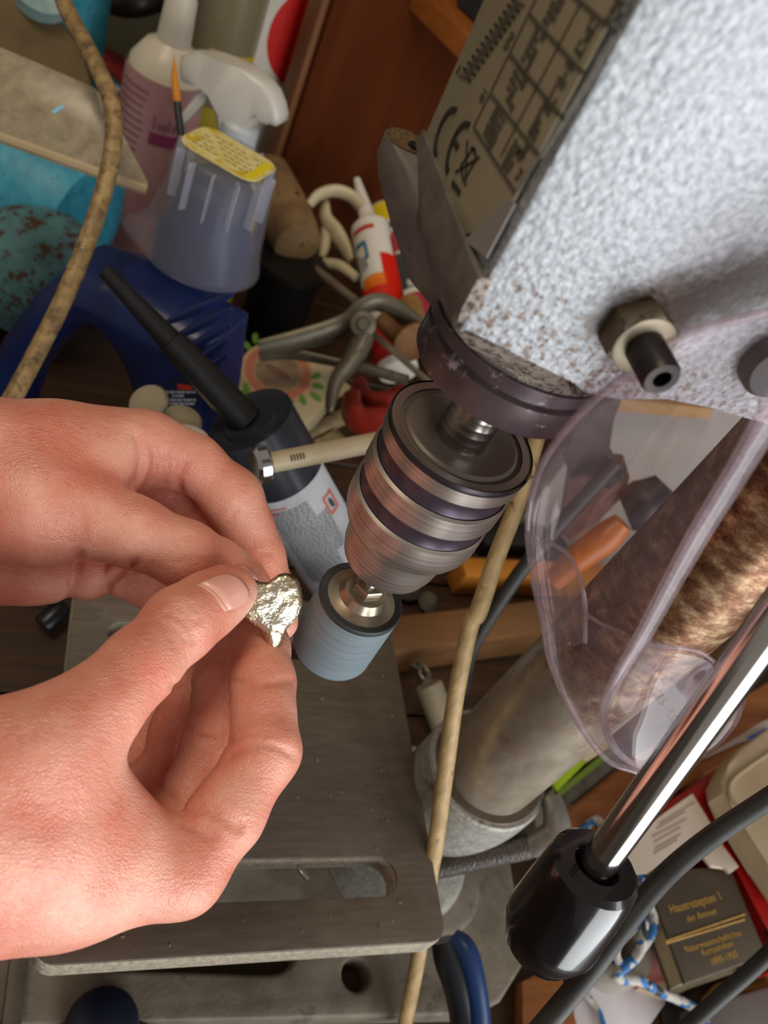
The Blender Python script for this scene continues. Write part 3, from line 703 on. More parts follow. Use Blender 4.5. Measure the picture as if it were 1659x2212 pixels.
# ------------------------------------------------------------------ hands (one smooth skin per hand, from blended tapered capsules)
def surface_net(D, org, h):
    S = D < 0; nx, ny, nz = D.shape
    cs = np.zeros((nx-1, ny-1, nz-1), np.int8)
    for i in (0, 1):
        for j in (0, 1):
            for k in (0, 1): cs += S[i:nx-1+i, j:ny-1+j, k:nz-1+k]
    act = (cs > 0) & (cs < 8); idx = np.argwhere(act)
    ids = -np.ones(act.shape, np.int64); ids[act] = np.arange(len(idx))
    acc = np.zeros((len(idx), 3)); cnt = np.zeros(len(idx))
    cor = [(i, j, k) for i in (0, 1) for j in (0, 1) for k in (0, 1)]
    for a in cor:
        for ax in range(3):
            if a[ax]: continue
            b = list(a); b[ax] = 1
            da = D[idx[:, 0]+a[0], idx[:, 1]+a[1], idx[:, 2]+a[2]]; db = D[idx[:, 0]+b[0], idx[:, 1]+b[1], idx[:, 2]+b[2]]
            x = (da < 0) != (db < 0); t = da[x]/(da[x]-db[x])
            p = np.tile(np.array(a, float), (x.sum(), 1)); p[:, ax] += t
            acc[x] += p; cnt[x] += 1
    V = (idx + acc/cnt[:, None])*h + org
    F = []
    for ax in range(3):
        sl0 = [slice(1, -1)]*3; sl0[ax] = slice(0, -1)
        sl1 = [slice(1, -1)]*3; sl1[ax] = slice(1, None)
        e = S[tuple(sl0)] != S[tuple(sl1)]
        p = np.argwhere(e) + np.array([0 if i == ax else 1 for i in range(3)])
        sgn = S[p[:, 0], p[:, 1], p[:, 2]]
        u, w = [(1, 2), (2, 0), (0, 1)][ax]
        q = []
        for du, dw in ((-1, -1), (0, -1), (0, 0), (-1, 0)):
            c = p.copy(); c[:, u] += du; c[:, w] += dw
            q.append(ids[c[:, 0], c[:, 1], c[:, 2]])
        q = np.stack(q, 1); q[~sgn] = q[~sgn][:, ::-1]
        F.append(q)
    return V, np.concatenate(F)

def hand_field(groups, creases, lo, hi, h):
    """groups: list of (palm?, [(p, r)...] chains); returns the distance grid"""
    n = np.ceil((hi-lo)/h).astype(int)+1
    gx = [lo[i]+h*np.arange(n[i]) for i in range(3)]
    BIG = 0.05
    def sub(a, b, pad):
        mn = np.minimum(a, b)-pad; mx = np.maximum(a, b)+pad
        i0 = np.clip(np.floor((mn-lo)/h).astype(int), 0, n-1); i1 = np.clip(np.ceil((mx-lo)/h).astype(int)+1, 1, n)
        sl = tuple(slice(i0[i], i1[i]) for i in range(3))
        G = np.meshgrid(*[gx[i][sl[i]] for i in range(3)], indexing='ij', sparse=True)
        return sl, G
    def smin(a, b, k):
        hh = np.maximum(k-np.abs(a-b), 0)/k
        return np.minimum(a, b)-hh*hh*k*0.25
    def cone(G, a, b, ra, rb):
        ab = b-a; L2 = ab@ab+1e-12
        px, py, pz = G[0]-a[0], G[1]-a[1], G[2]-a[2]
        t = np.clip((px*ab[0]+py*ab[1]+pz*ab[2])/L2, 0, 1)
        d = np.sqrt((px-t*ab[0])**2+(py-t*ab[1])**2+(pz-t*ab[2])**2)
        return d-(ra+(rb-ra)*t)
    def field(chains, k):
        Dm = np.full(n, BIG)
        for ch in chains:
            for (a, ra), (b, rb) in zip(ch, ch[1:]):
                a = np.array(a); b = np.array(b)
                sl, G = sub(a, b, max(ra, rb)+0.02)
                Dm[sl] = smin(Dm[sl], cone(G, a, b, ra, rb), k)
        return Dm
    palm = field([c for p, c in groups if p], 0.012)
    D = palm.copy()
    for p, c in groups:
        if p: continue
        fd = field([c], 0.005)
        D = smin(D, smin(palm, fd, 0.010), 0.0012)
    base = D.copy()
    steps = np.arange(0.20, 0.46, 0.0004)
    for pts, w, amp in creases:
        found = []
        for px, py in pts:                       # lay the crease on the skin seen at this direction
            q = EYE[None, :]+steps[:, None]*ray(px, py)[None, :]
            ix = np.rint((q-lo)/h).astype(int); ok = ((ix >= 0) & (ix < n)).all(1)
            v = np.full(len(steps), 1.0); v[ok] = base[ix[ok, 0], ix[ok, 1], ix[ok, 2]]
            hit = np.nonzero(v < 0)[0]
            if len(hit): found.append(q[hit[0]])
        if len(found) < 2: continue
        pts = found
        sl, G = sub(np.min(pts, 0), np.max(pts, 0), w*2.6)
        E = None
        for a, b in zip(pts, pts[1:]):
            e = np.exp(-(np.maximum(cone(G, a, b, 0, 0), 0)/w)**2)
            E = e if E is None else np.maximum(E, e)
        D[sl] += amp*E
    return D

def make_hand(name, groups, creases, h, m, parent):
    allp = np.array([np.array(p) for _, c in groups for p, _ in c]); rm = max(r for _, c in groups for _, r in c)+0.004
    lo = allp.min(0)-rm; hi = allp.max(0)+rm
    D = hand_field(groups, creases, lo, hi, h)
    for ax in range(3):          # close the surface at the grid walls
        s = [slice(None)]*3; s[ax] = 0; D[tuple(s)] = np.maximum(D[tuple(s)], h); s[ax] = -1; D[tuple(s)] = np.maximum(D[tuple(s)], h)
    V, F = surface_net(D, lo, h)
    # a little smoothing
    nv = len(V)
    for _ in range(2):
        acc = np.zeros_like(V); cnt = np.zeros(nv)
        for a, b in ((0, 1), (1, 2), (2, 3), (3, 0)):
            np.add.at(acc, F[:, a], V[F[:, b]]); np.add.at(acc, F[:, b], V[F[:, a]])
            np.add.at(cnt, F[:, a], 1); np.add.at(cnt, F[:, b], 1)
        V = V*0.5+0.5*acc/cnt[:, None]
    me = bpy.data.meshes.new(name)
    Mi = np.array(WORLD[parent.name].inverted()); Vl = V@Mi[:3, :3].T+Mi[:3, 3]
    me.vertices.add(nv); me.vertices.foreach_set('co', Vl.ravel())
    me.loops.add(len(F)*4); me.loops.foreach_set('vertex_index', F.ravel())
    me.polygons.add(len(F)); me.polygons.foreach_set('loop_start', np.arange(0, len(F)*4, 4))
    me.polygons.foreach_set('use_smooth', np.ones(len(F), bool))
    me.update(calc_edges=True); me.validate()
    bm = bmesh.new(); bm.from_mesh(me); bmesh.ops.recalc_face_normals(bm, faces=bm.faces[:])
    bm.to_mesh(me); tree = BVHTree.FromBMesh(bm); bm.free()
    ob = bpy.data.objects.new(name, me); COL.objects.link(ob); ob.parent = parent; me.materials.append(m)
    WORLD[ob.name] = WORLD[parent.name].copy()
    return ob, tree

def skin_material():
    m = bpy.data.materials.new('skin'); m.use_nodes = True
    nt = m.node_tree; N = nt.nodes; L = nt.links; b = N['Principled BSDF']
    tc = N.new('ShaderNodeTexCoord')
    n1 = N.new('ShaderNodeTexNoise'); n1.inputs['Scale'].default_value = 38; n1.inputs['Detail'].default_value = 4
    L.new(tc.outputs['Object'], n1.inputs['Vector'])
    r1 = N.new('ShaderNodeValToRGB'); r1.color_ramp.elements[0].position = 0.34; r1.color_ramp.elements[1].position = 0.66
    r1.color_ramp.elements[0].color = lin('#d07d67'); r1.color_ramp.elements[1].color = lin('#e3a791')
    L.new(n1.outputs['Fac'], r1.inputs['Fac'])
    n2 = N.new('ShaderNodeTexNoise'); n2.inputs['Scale'].default_value = 600; n2.inputs['Detail'].default_value = 2
    L.new(tc.outputs['Object'], n2.inputs['Vector'])
    mx = N.new('ShaderNodeMix'); mx.data_type = 'RGBA'; mx.blend_type = 'OVERLAY'; mx.inputs['Factor'].default_value = 0.16
    L.new(r1.outputs['Color'], mx.inputs[6]); L.new(n2.outputs['Color'], mx.inputs[7])
    L.new(mx.outputs[2], b.inputs['Base Color'])
    b.inputs['Roughness'].default_value = 0.40; b.inputs['Specular IOR Level'].default_value = 0.5
    b.inputs['Subsurface Weight'].default_value = 0.25; b.inputs['Subsurface Radius'].default_value = (1.0, 0.32, 0.16)
    b.inputs['Subsurface Scale'].default_value = 0.0035
    vo = N.new('ShaderNodeTexVoronoi'); vo.inputs['Scale'].default_value = 900; vo.feature = 'DISTANCE_TO_EDGE'
    L.new(tc.outputs['Object'], vo.inputs['Vector'])
    n3 = N.new('ShaderNodeTexNoise'); n3.inputs['Scale'].default_value = 260; n3.inputs['Detail'].default_value = 4
    mp = N.new('ShaderNodeMapping'); mp.inputs['Scale'].default_value = (1, 2.5, 1.5); L.new(tc.outputs['Object'], mp.inputs['Vector']); L.new(mp.outputs[0], n3.inputs['Vector'])
    ad = N.new('ShaderNodeMath'); ad.operation = 'ADD'; L.new(vo.outputs['Distance'], ad.inputs[0]); L.new(n3.outputs['Fac'], ad.inputs[1])
    bp = N.new('ShaderNodeBump'); bp.inputs['Strength'].default_value = 0.5; bp.inputs['Distance'].default_value = 0.0007
    L.new(ad.outputs[0], bp.inputs['Height']); L.new(bp.outputs[0], b.inputs['Normal'])
    return m
SKIN = skin_material()
NAIL = mat('nail', '#d99a8c', '#e0a898', rough=0.25, scale=60, coat=0.3)
CUTI = mat('nail_cuticle', '#d6a28a', rough=0.45)

person = thing('person', 'pair of bare hands, thumbs and fingers pinching a small heart by the drum', 'person', (-0.11, -0.05, 0.10))
def J(px, py, d, rpx): return (np.array(P(px, py, d)), rpx*d/FPX)
def chain(*a): return [J(*x) for x in a]
def cr(pts, w, amp): return ([np.array(P(*p)) for p in pts], w, amp)

# lower hand (its index finger and thumb hold the heart)
GB = [
 (True, chain((-700, 1850, .230, 225), (-210, 1830, .235, 205), (-60, 1800, .238, 205), (60, 1790, .244, 190))),
 (True, chain((-60, 1660, .232, 130), (90, 1620, .240, 105), (215, 1530, .252, 78))),
 (True, chain((-60, 1900, .242, 150), (150, 1890, .252, 122), (395, 1884, .266, 78))),
 (True, chain((0, 1860, .270, 120), (190, 1850, .280, 105), (370, 1850, .288, 74))),
 (True, chain((0, 1830, .290, 110), (180, 1800, .300, 95), (330, 1790, .310, 70))),
 (True, chain((0, 1790, .305, 95), (160, 1750, .318, 85), (290, 1720, .328, 62))),
 (True, chain((115, 1645, .246, 100), (205, 1782, .256, 88), (335, 1862, .264, 68))),
 # index
 (False, chain((395, 1884, .266, 78), (488, 1762, .275, 78), (572, 1622, .287, 74), (570, 1540, .296, 64), (568, 1475, .306, 66), (562, 1400, .321, 60), (550, 1345, .328, 50))),
 # middle
 (False, chain((370, 1850, .288, 70), (410, 1730, .298, 64), (462, 1590, .308, 62), (478, 1480, .320, 58), (486, 1400, .330, 55), (492, 1350, .337, 47))),
 # ring
 (False, chain((330, 1790, .310, 64), (350, 1700, .320, 62), (386, 1580, .330, 58), (412, 1480, .340, 54), (430, 1400, .348, 46))),
 # little
 (False, chain((290, 1720, .328, 55), (300, 1650, .338, 50), (330, 1560, .346, 46), (360, 1480, .352, 42))),
 # thumb
 (False, chain((190, 1545, .250, 84), (300, 1440, .264, 80), (392, 1346, .279, 77), (450, 1306, .289, 68), (492, 1280, .295, 55), (504, 1274, .297, 45))),
]
CB = [
 ([(500, 1473), (530, 1478), (562, 1479), (596, 1475), (630, 1468)], 0.0012, 0.0015),
 ([(497, 1634), (528, 1614), (562, 1607), (600, 1614), (640, 1636)], 0.0012, 0.0015),
 ([(520, 1592), (560, 1584), (604, 1590)], 0.0010, 0.0006),
 ([(422, 1738), (450, 1744), (484, 1762), (516, 1786)], 0.0018, 0.0020), ([(400, 1782), (430, 1790), (455, 1806)], 0.0016, 0.0014),
 ([(438, 1472), (465, 1478), (494, 1476)], 0.0012, 0.0013), ([(432, 1594), (465, 1600), (500, 1604)], 0.0012, 0.0013),
 ([(352, 1556), (378, 1566), (410, 1572)], 0.0012, 0.0012), ([(372, 1480), (395, 1488), (418, 1490)], 0.0011, 0.0010),
 ([(362, 1322), (390, 1338), (410, 1358), (420, 1384)], 0.0010, 0.0009), ([(372, 1350), (388, 1364), (398, 1382)], 0.0009, 0.0008),
 ([(384, 1312), (406, 1328), (420, 1346)], 0.0009, 0.0008), ([(398, 1298), (420, 1314), (434, 1332)], 0.0009, 0.0006), ([(350, 1340), (366, 1372), (384, 1402)], 0.0009, 0.0006),
 ([(318, 1640), (345, 1695), (378, 1740), (405, 1765)], 0.0022, 0.0012),
 ([(60, 1512), (66, 1550), (72, 1590)], 0.0012, 0.0006), ([(90, 1505), (98, 1545), (104, 1580)], 0.0012, 0.0006), ([(30, 1520), (34, 1570), (40, 1610)], 0.0012, 0.0005),
]
handB, treeB = make_hand('hand', GB, CB, 0.00092, SKIN, person)
plabel(handB, 'nearer lower hand, thumb nail towards the heart')

# upper hand behind it
GA = [
 (True, chain((-640, 1060, .297, 165), (-200, 1040, .30, 150), (-60, 1035, .302, 148), (60, 1030, .305, 130))),
 (True, chain((-40, 1090, .295, 97), (95, 1102, .296, 102), (180, 1108, .298, 79))),
 (True, chain((-40, 990, .306, 110), (140, 985, .314, 98), (320, 968, .326, 68))),
 (True, chain((0, 1010, .325, 100), (180, 1030, .338, 84), (320, 1040, .350, 62))),
 (True, chain((0, 1080, .335, 95), (150, 1110, .350, 80), (250, 1120, .362, 60))),
 (True, chain((0, 1170, .338, 90), (100, 1190, .350, 76), (160, 1200, .360, 56))),
 (True, chain((120, 1060, .305, 82), (200, 1015, .314, 74), (268, 972, .320, 62))),
 (False, chain((-120, 1228, .325, 72), (0, 1236, .328, 66), (70, 1241, .331, 62), (118, 1246, .334, 56))),
 # index arching over the top
 (False, chain((320, 968, .326, 66), (420, 1000, .333, 58), (503, 1076, .338, 62), (535, 1140, .340, 53), (561, 1200, .341, 50), (594, 1290, .342, 46), (606, 1345, .341, 38))),
 # middle, in shadow behind
 (False, chain((310, 1040, .345, 56), (385, 1078, .3495, 50), (462, 1132, .352, 50), (515, 1195, .353, 46), (560, 1285, .352, 42))),
 (True, chain((200, 1070, .325, 70), (290, 1085, .342, 56), (360, 1110, .350, 46))),
 # ring and little curled under the thumb
 (False, chain((195, 1160, .350, 56), (192, 1215, .345, 58), (190, 1240, .342, 58))),
 (False, chain((278, 1240, .343, 57), (330, 1262, .342, 52), (400, 1290, .340, 50), (450, 1320, .340, 42))),
 # thumb
 (False, chain((180, 1108, .298, 78), (290, 1150, .299, 74), (402, 1199, .306, 70), (470, 1228, .316, 60), (520, 1254, .323, 50), (550, 1270, .326, 38))),
]
CA = [
 ([(296, 945), (308, 985), (298, 1030), (284, 1056)], 0.0018, 0.0020), ([(326, 950), (337, 995), (325, 1040), (310, 1062)], 0.0018, 0.0020),
 ([(396, 1000), (384, 1032), (386, 1058)], 0.0016, 0.0022), ([(356, 975), (362, 1010), (352, 1045)], 0.0016, 0.0012),
 ([(172, 1100), (180, 1145), (184, 1180)], 0.0013, 0.0009), ([(152, 1090), (160, 1138), (170, 1178)], 0.0013, 0.0008), ([(132, 1084), (140, 1130), (152, 1172)], 0.0013, 0.0007), ([(112, 1090), (120, 1130), (130, 1165)], 0.0012, 0.0005),
 ([(372, 1178), (388, 1162), (412, 1157)], 0.0010, 0.0009), ([(386, 1216), (402, 1207), (420, 1204)], 0.0010, 0.0008), ([(378, 1198), (392, 1188), (408, 1186)], 0.0009, 0.0005), ([(352, 1150), (356, 1180), (366, 1210)], 0.0010, 0.0006),
 ([(172, 1194), (166, 1215), (157, 1248), (140, 1300)], 0.0016, 0.0024),
 ([(292, 1214), (262, 1232), (243, 1250), (230, 1272), (222, 1296)], 0.0016, 0.0024),
 ([(540, 1205), (560, 1196), (584, 1194)], 0.0011, 0.0007), ([(500, 1110), (520, 1085), (548, 1068)], 0.0011, 0.0005), ([(0, 1262), (60, 1258), (110, 1262)], 0.0012, 0.0006),
]
handA, treeA = make_hand('hand', GA, CA, 0.00095, SKIN, person)
plabel(handA, 'farther upper hand, index finger arched over the heart')

def nail(name, tree, px_rows, hand, m, lift=0.0004, n=10, th=0.0006):
    """nail plate laid on the finger: rows of pixel points cast on the skin"""
    W = WORLD[hand.name]; Wi = W.inverted(); rows = []
    e = Wi @ Vector(EYE)
    for row in px_rows:
        q = catmull(row, n); out = []
        for x, y in q:
            d = (Wi.to_3x3() @ Vector(ray(x, y))).normalized()
            hit = tree.ray_cast(e, d)
            if hit[0] is None: hit = tree.find_nearest(e+d*0.31)
            out.append(W @ (hit[0]+hit[1]*lift))
        rows.append(out)
    m_ = min(len(r) for r in rows)
    return MB().sheet([r[:m_] for r in rows]).build(name, m, hand, smooth=180, solid=th, fix=False)
nail('thumb_nail', treeB, [[(431, 1262), (462, 1279), (482, 1304), (490, 1318)], [(446, 1256), (475, 1271), (495, 1293), (503, 1314)], [(466, 1248), (492, 1260), (511, 1281), (520, 1306)], [(484, 1243), (508, 1253), (526, 1274), (533, 1298)], [(498, 1242), (518, 1251), (533, 1270), (537, 1290)]], handB, NAIL)
nail('nail_fold', treeB, [[(422, 1262), (455, 1282), (476, 1310), (486, 1322)], [(436, 1262), (466, 1281), (485, 1306), (492, 1319)]], handB, CUTI, 0.0002, th=0.0003)
nail('thumb_nail', treeA, [[(500, 1225), (520, 1222), (540, 1232)], [(515, 1228), (535, 1232), (552, 1244)], [(520, 1238), (540, 1246), (556, 1254)]], handA, NAIL)
# wrist hair along the lower edge
hr = MB(); r_ = random.Random(5)
for i in range(46):
    x = r_.uniform(-5, 180); yb = 2068-x*0.215+r_.uniform(-14, 2); d = 0.246
    dx, dy = r_.uniform(-26, 22), r_.uniform(8, 34)
    hr.tube([P(x, yb, d), P(x+dx*0.4, yb+dy*0.7, d+.001), P(x+dx, yb+dy, d+r_.uniform(-.003, .004))], [0.00009, 0.00008, 0.00004], 4, 4)
stuff(hr.build('arm_hair', mat('hair', '#5a4030', rough=0.5), handB))
# ------------------------------------------------------------------ clutter behind the drill
def pl(hexc, rough=0.4, **k): return mat('plastic_'+hexc.strip('#')+('_%d' % int(rough*100)), hexc, rough=rough, **k)
RT = Vector((0.862, -0.507, 0)).normalized(); NT = Vector((-RT.y*-1, 0, 0))
NT = Vector((-0.507, -0.862, 0)).normalized()
def upright(px, py, d): return frame(P(px, py, d), NT, RT)
def facing(px, py, d, rx=None):
    p = P(px, py, d); return frame(p, Vector(EYE)-p, RT)
def zfor(x, y, py):
    """height at which the vertical line through x, y crosses picture row py"""
    lo, hi = -0.3, 0.6
    for _ in range(40):
        m = (lo+hi)/2; q = np.array((x, y, m))-EYE; v = VX*q[0]+VY*q[1]+VZ*q[2]
        if CY+FPX*v[1]/v[2] > py: lo = m
        else: hi = m
    return (lo+hi)/2
def pts2(M, px, off=0.0, sm=0):
    q = [on_pl(x, y, M, off) for x, y in px]; q = [(p.x, p.y) for p in q]
    return [tuple(a) for a in catmull(q, sm, True)] if sm else q
def axis(p0, p1): return frame(p0, p1-p0, Vector(EYE)-p0), (p1-p0).length
def patch(mb, M, r, a0, a1, z0, z1, n=10, mi=0, r2=None):
    r2 = r2 or r; rows = []
    if M[2][2] < 0: a0, a1 = -a0, -a1
    for z, q in ((z0, r), (z1, r2)):
        rows.append([M @ Vector((q*math.cos(a), q*math.sin(a), z)) for a in np.linspace(math.radians(a0), math.radians(a1), n)])
    return mb.sheet(rows, mi)

# ---- blue jug with its measuring cup
JM = upright(420, 740, 0.62)
jb = (JM.inverted() @ Vector((JM[0][3], JM[1][3], BZ))).y
cpx = P(466, 440, 0.60); yl = zfor(cpx.x, cpx.y, 552)-JM[2][3]-0.006
jo = [(0.027, yl), (0.028, 0.02), (0.034, -0.01), (0.041, -0.05), (0.058, jb+0.0015), (-0.150, jb+0.0015), (-0.160, -0.165)] + pts2(JM, [(0, 800), (48, 700), (118, 605), (185, 545)]) + [(-0.066, yl-0.002)]
jh = catmull(pts2(JM, [(235, 690), (170, 727), (110, 785), (75, 850), (60, 950), (200, 975), (306, 950), (322, 860), (302, 770), (272, 714)]), 3, True)
def poly_sd(X, Y, poly):
    D = np.full(X.shape, 1e9); inside = np.zeros(X.shape, bool); m = len(poly)
    for i in range(m):
        (ax_, ay_), (bx_, by_) = poly[i], poly[(i+1) % m]
        ex, ey = bx_-ax_, by_-ay_; wx, wy = X-ax_, Y-ay_
        t = np.clip((wx*ex+wy*ey)/(ex*ex+ey*ey+1e-15), 0, 1)
        D = np.minimum(D, (wx-ex*t)**2+(wy-ey*t)**2)
        inside ^= ((ay_ > Y) != (by_ > Y)) & (X < (bx_-ax_)*(Y-ay_)/(by_-ay_+1e-15)+ax_)
    return np.sqrt(D)*np.where(inside, -1, 1)
def soft_slab(outline, hole, half, r, h, M):
    """rounded solid: outline minus hole, 2*half thick, edges rounded by r"""
    A = np.array(outline); lo = np.array([A[:, 0].min()-.006, A[:, 1].min()-.006, -half-.006]); hi = np.array([A[:, 0].max()+.006, A[:, 1].max()+.006, half+.006])
    g = [np.arange(lo[i], hi[i]+h, h) for i in range(3)]
    X, Y = np.meshgrid(g[0], g[1], indexing='ij')
    d2 = np.maximum(poly_sd(X, Y, outline), -poly_sd(X, Y, hole)+0.004)
    dz = np.abs(g[2])-half
    q1 = d2[:, :, None]+r; q2 = np.broadcast_to((dz+r)[None, None, :], q1.shape[:2]+(len(g[2]),))
    D = np.minimum(np.maximum(q1, q2), 0)+np.sqrt(np.maximum(q1, 0)**2+np.maximum(q2, 0)**2)-r
    V, F = surface_net(D, lo, h)
    return MB().add([tuple(v) for v in V], [tuple(f) for f in F], M)
jug = thing('detergent_jug', 'big royal blue plastic jug with loop handle behind the hands', 'jug', JM @ Vector((0, jb, 0)))
soft_slab(jo, jh, 0.040, 0.026, 0.0022, JM).build('jug_body', pl('#14214c', 0.34, col2='#18285a', scale=30), jug, smooth=180)
rb = MB()
for a, b in (((338, 706), (502, 636)), ((362, 738), (500, 668)), ((382, 766), (498, 702)), ((402, 792), (494, 733)), ((420, 816), (490, 764))):
    q = [JM @ (on_pl(x, y, JM, 0.0412) + Vector((0, 0, 0.0))) for x, y in (a, b)]
    q = [JM @ Vector((*(JM.inverted() @ v).xy, 0.0412)) for v in q]
    rb.tube([q[0], q[0].lerp(q[1], .5), q[1]], [0.0012, 0.0034, 0.0016], 10, 4)
rb.build('grip_ribs', pl('#18285a', 0.3), jug)
lb = MB(); q4 = pts2(JM, [(330, 840), (385, 812), (445, 820), (425, 900), (350, 915)], 0.0405)
lb.prism(q4, 0.0395, 0.0407, JM); sticker = lb.build('jug_label', pl('#15203f', 0.4), jug)
MB().prism(pts2(JM, [(383, 830), (412, 834), (415, 843), (385, 841)], 0.041), 0.0407, 0.0411, JM).build('red_flash', pl('#b5301f'), sticker)
tx = MB()
for y0, x0, x1 in ((845, 340, 430), (853, 372, 400), (862, 355, 428), (870, 360, 424)):
    for k in range(int((x1-x0)/7)):
        x = x0+k*7; w = 3+2.5*((k*37) % 5)/5
        tx.prism(pts2(JM, [(x, y0), (x+w, y0+0.7), (x+w, y0+4.5), (x, y0+4)], 0.041), 0.0407, 0.0411, JM)
tx.build('small_print', pl('#b9bcc6'), sticker)
c0 = P(466, 440, 0.60); zt = zfor(c0.x, c0.y, 335); zb = zfor(c0.x, c0.y, 552)
cup = thing('measuring_cup', 'translucent milky dosing cup upside down over the neck of the blue jug', 'cup', (c0.x, c0.y, zb))
M_CUP = mat('milky_plastic', '#c4c4ca', '#cdcdd2', rough=0.35, trans=0.0, scale=40)
def milky(name, col, amt):
    m = bpy.data.materials.new(name); m.use_nodes = True; nt = m.node_tree; N = nt.nodes; L = nt.links
    b = N['Principled BSDF']; b.inputs['Base Color'].default_value = lin(col); b.inputs['Roughness'].default_value = 0.3
    tr = N.new('ShaderNodeBsdfTransparent'); tr.inputs[0].default_value = (0.95, 0.95, 0.97, 1)
    mx = N.new('ShaderNodeMixShader'); mx.inputs[0].default_value = amt
    L.new(tr.outputs[0], mx.inputs[1]); L.new(b.outputs[0], mx.inputs[2]); L.new(mx.outputs[0], N['Material Output'].inputs['Surface'])
    return m
M_MILK = milky('milky_clear', '#b9bac4', 0.12)
H = zt-zb
nz0 = zfor(c0.x, c0.y, 470)
MB().lathe([(0.0, -0.03), (0.036, -0.03), (0.036, -0.004), (0.0288, 0.012), (0.0265, 0.036), (0.021, 0.042), (0, 0.043)], T(c0.x, c0.y, nz0-0.012), 40).build('jug_cap', pl('#14214c', 0.34), jug)
cp = [(0.0, H), (0.026, H), (0.0325, H-0.002), (0.0355, H-0.007), (0.0375, H*0.6), (0.0405, H*0.22), (0.0430, 0.006), (0.0445, 0.0)]
V = []; Fc = []; NN = 64
lipdir = math.atan2((-RT).y, (-RT).x)+0.25
for r, z in cp:
    for k in range(NN):
        a = 2*math.pi*k/NN; d = abs(((a-lipdir+math.pi) % (2*math.pi))-math.pi)
        rr = r; zz = z
        if z < H*0.4 and d < 0.7:
            w = (math.cos(d/0.7*math.pi)+1)/2*(1-z/(H*0.4))**1.5; rr += 0.017*w; zz += 0.004*w
        V.append((rr*math.cos(a), rr*math.sin(a), zz))
for i in range(len(cp)-1):
    for k in range(NN): Fc.append((i*NN+k, i*NN+(k+1) % NN, (i+1)*NN+(k+1) % NN, (i+1)*NN+k))
MB().add(V, Fc, T(c0.x, c0.y, zb)).build('cup_wall', M_MILK, cup, smooth=50, solid=0.0012, fix=True)
ribs = MB()
for k in range(12):
    a = 2*math.pi*k/12+0.2
    ribs.box(0.006, 0.0012, H*0.42, T(c0.x, c0.y, zb) @ Matrix.Rotation(a, 4, 'Z') @ T(0.0325, 0, H*0.76))
rbs = ribs.build('inner_ribs', milky('milky_rib', '#c9cad2', 0.5), cup)
yl = MB(); yp = [(0.031*math.cos(a)*1.0, 0.026*math.sin(a)) for a in np.linspace(0, 2*math.pi, 40, endpoint=False)]
MYL = T(c0.x, c0.y, zt) @ Matrix.Rotation(math.atan2(RT.y, RT.x), 4, 'Z')
ylm = MB().prism(rrect(-0.030, 0.030, -0.022, 0.022, 0.012), 0.0006, 0.0012, MYL).build('yellow_label', mat('yellow_label', '#d9c878', '#e3d9a0', rough=0.5, scale=120, spots='#cdb21a', sscale=80, sth=0.55), cup)
pr = MB()
for j in range(5):
    for k in range(9):
        if (j*7+k*5) % 6 == 0: continue
        pr.box(0.0036, 0.0012, 0.0002, MYL @ T(-0.021+k*0.0052, 0.012-j*0.0058, 0.0013))
pr.build('label_print', pl('#8f8648', 0.5), ylm)
MB().box(0.006, 0.034, 0.0003, MYL @ T(0.024, -0.001, 0.0013)).build('yellow_stripe', pl('#e6d21c', 0.45), ylm)

# ---- black canister with a long nozzle and a white label
can = thing('nozzle_can', 'black canister with long black nozzle and a white hazard label, leaning behind the hands', 'can', P(650, 1060, .66))
q0, q1 = P(540, 905, .535), P(742, 1235, .645)
Mc, Lc_ = axis(q0, q1); RC = 0.0290
MB().lathe([(0, -0.001), (RC-0.011, -0.001), (RC-0.009, 0.002), (RC-0.003, 0.002), (RC, 0.0), (RC, Lc_), (RC-0.002, Lc_+0.002), (0, Lc_+0.002)], Mc, 56).build('can_body', mat('black_can', '#23262d', '#2b2f38', rough=0.3, scale=20), can)
n0, n1 = P(225, 583, .49), P(345, 712, .508)
n2, n3 = P(420, 790, .519), P(532, 910, .537)
MB().tube([n0, n0.lerp(n1, .5), n1.lerp(n2, .3), n1.lerp(n2, .31), n2, n3], [0.0048, 0.0057, 0.0075, 0.0090, 0.0096, 0.0114], 24, 1).build('nozzle', M_BLACK, can)
MB().tube([n0.lerp(n1, .1), n1], 0.0026, 8, 1).build('nozzle_ridge', M_BLACK, can)
cl_ = MB(); patch(cl_, Mc, RC+0.0006, -78, 62, Lc_*0.30, Lc_*0.99, 24)
M_WL = mat('white_can_label', '#c6c9cf', '#b4b7bd', rough=0.35, scale=40, spots='#8c8271', sscale=40, sth=0.66)
wl = cl_.build('can_label', M_WL, can)
pt = MB(); rr_ = random.Random(2)
for k in range(34):
    z = Lc_*(0.36+0.0142*k); a0 = -52+rr_.uniform(0, 3); a1 = 8 if k < 7 or k > 22 else 26
    a = a0
    while a < a1:
        w = rr_.uniform(3, 8); patch(pt, Mc, RC+0.001, a, min(a+w, a1), z, z+Lc_*0.006, 3); a += w+1.4
pt.build('label_text', pl('#74777c', 0.5), wl)
rdm = MB()
rdl = MB()
for k in (0, 2): patch(rdl, Mc, RC+0.0011, -62, -20-k*6, Lc_*(0.34+0.012*k), Lc_*(0.347+0.012*k), 6)
hz = Lc_*0.46; hw = Lc_*0.052
for a0, a1, z0, z1 in ((26, 46, hz-hw, hz-hw*0.78), (26, 46, hz+hw*0.78, hz+hw), (26, 29.5, hz-hw, hz+hw), (42.5, 46, hz-hw, hz+hw)): patch(rdm, Mc, RC+0.0011, a0, a1, z0, z1, 5)
rdl.build('red_lines', pl('#d0695c', 0.5), wl)
rdm.build('hazard_frame', pl('#d0695c', 0.5), wl)
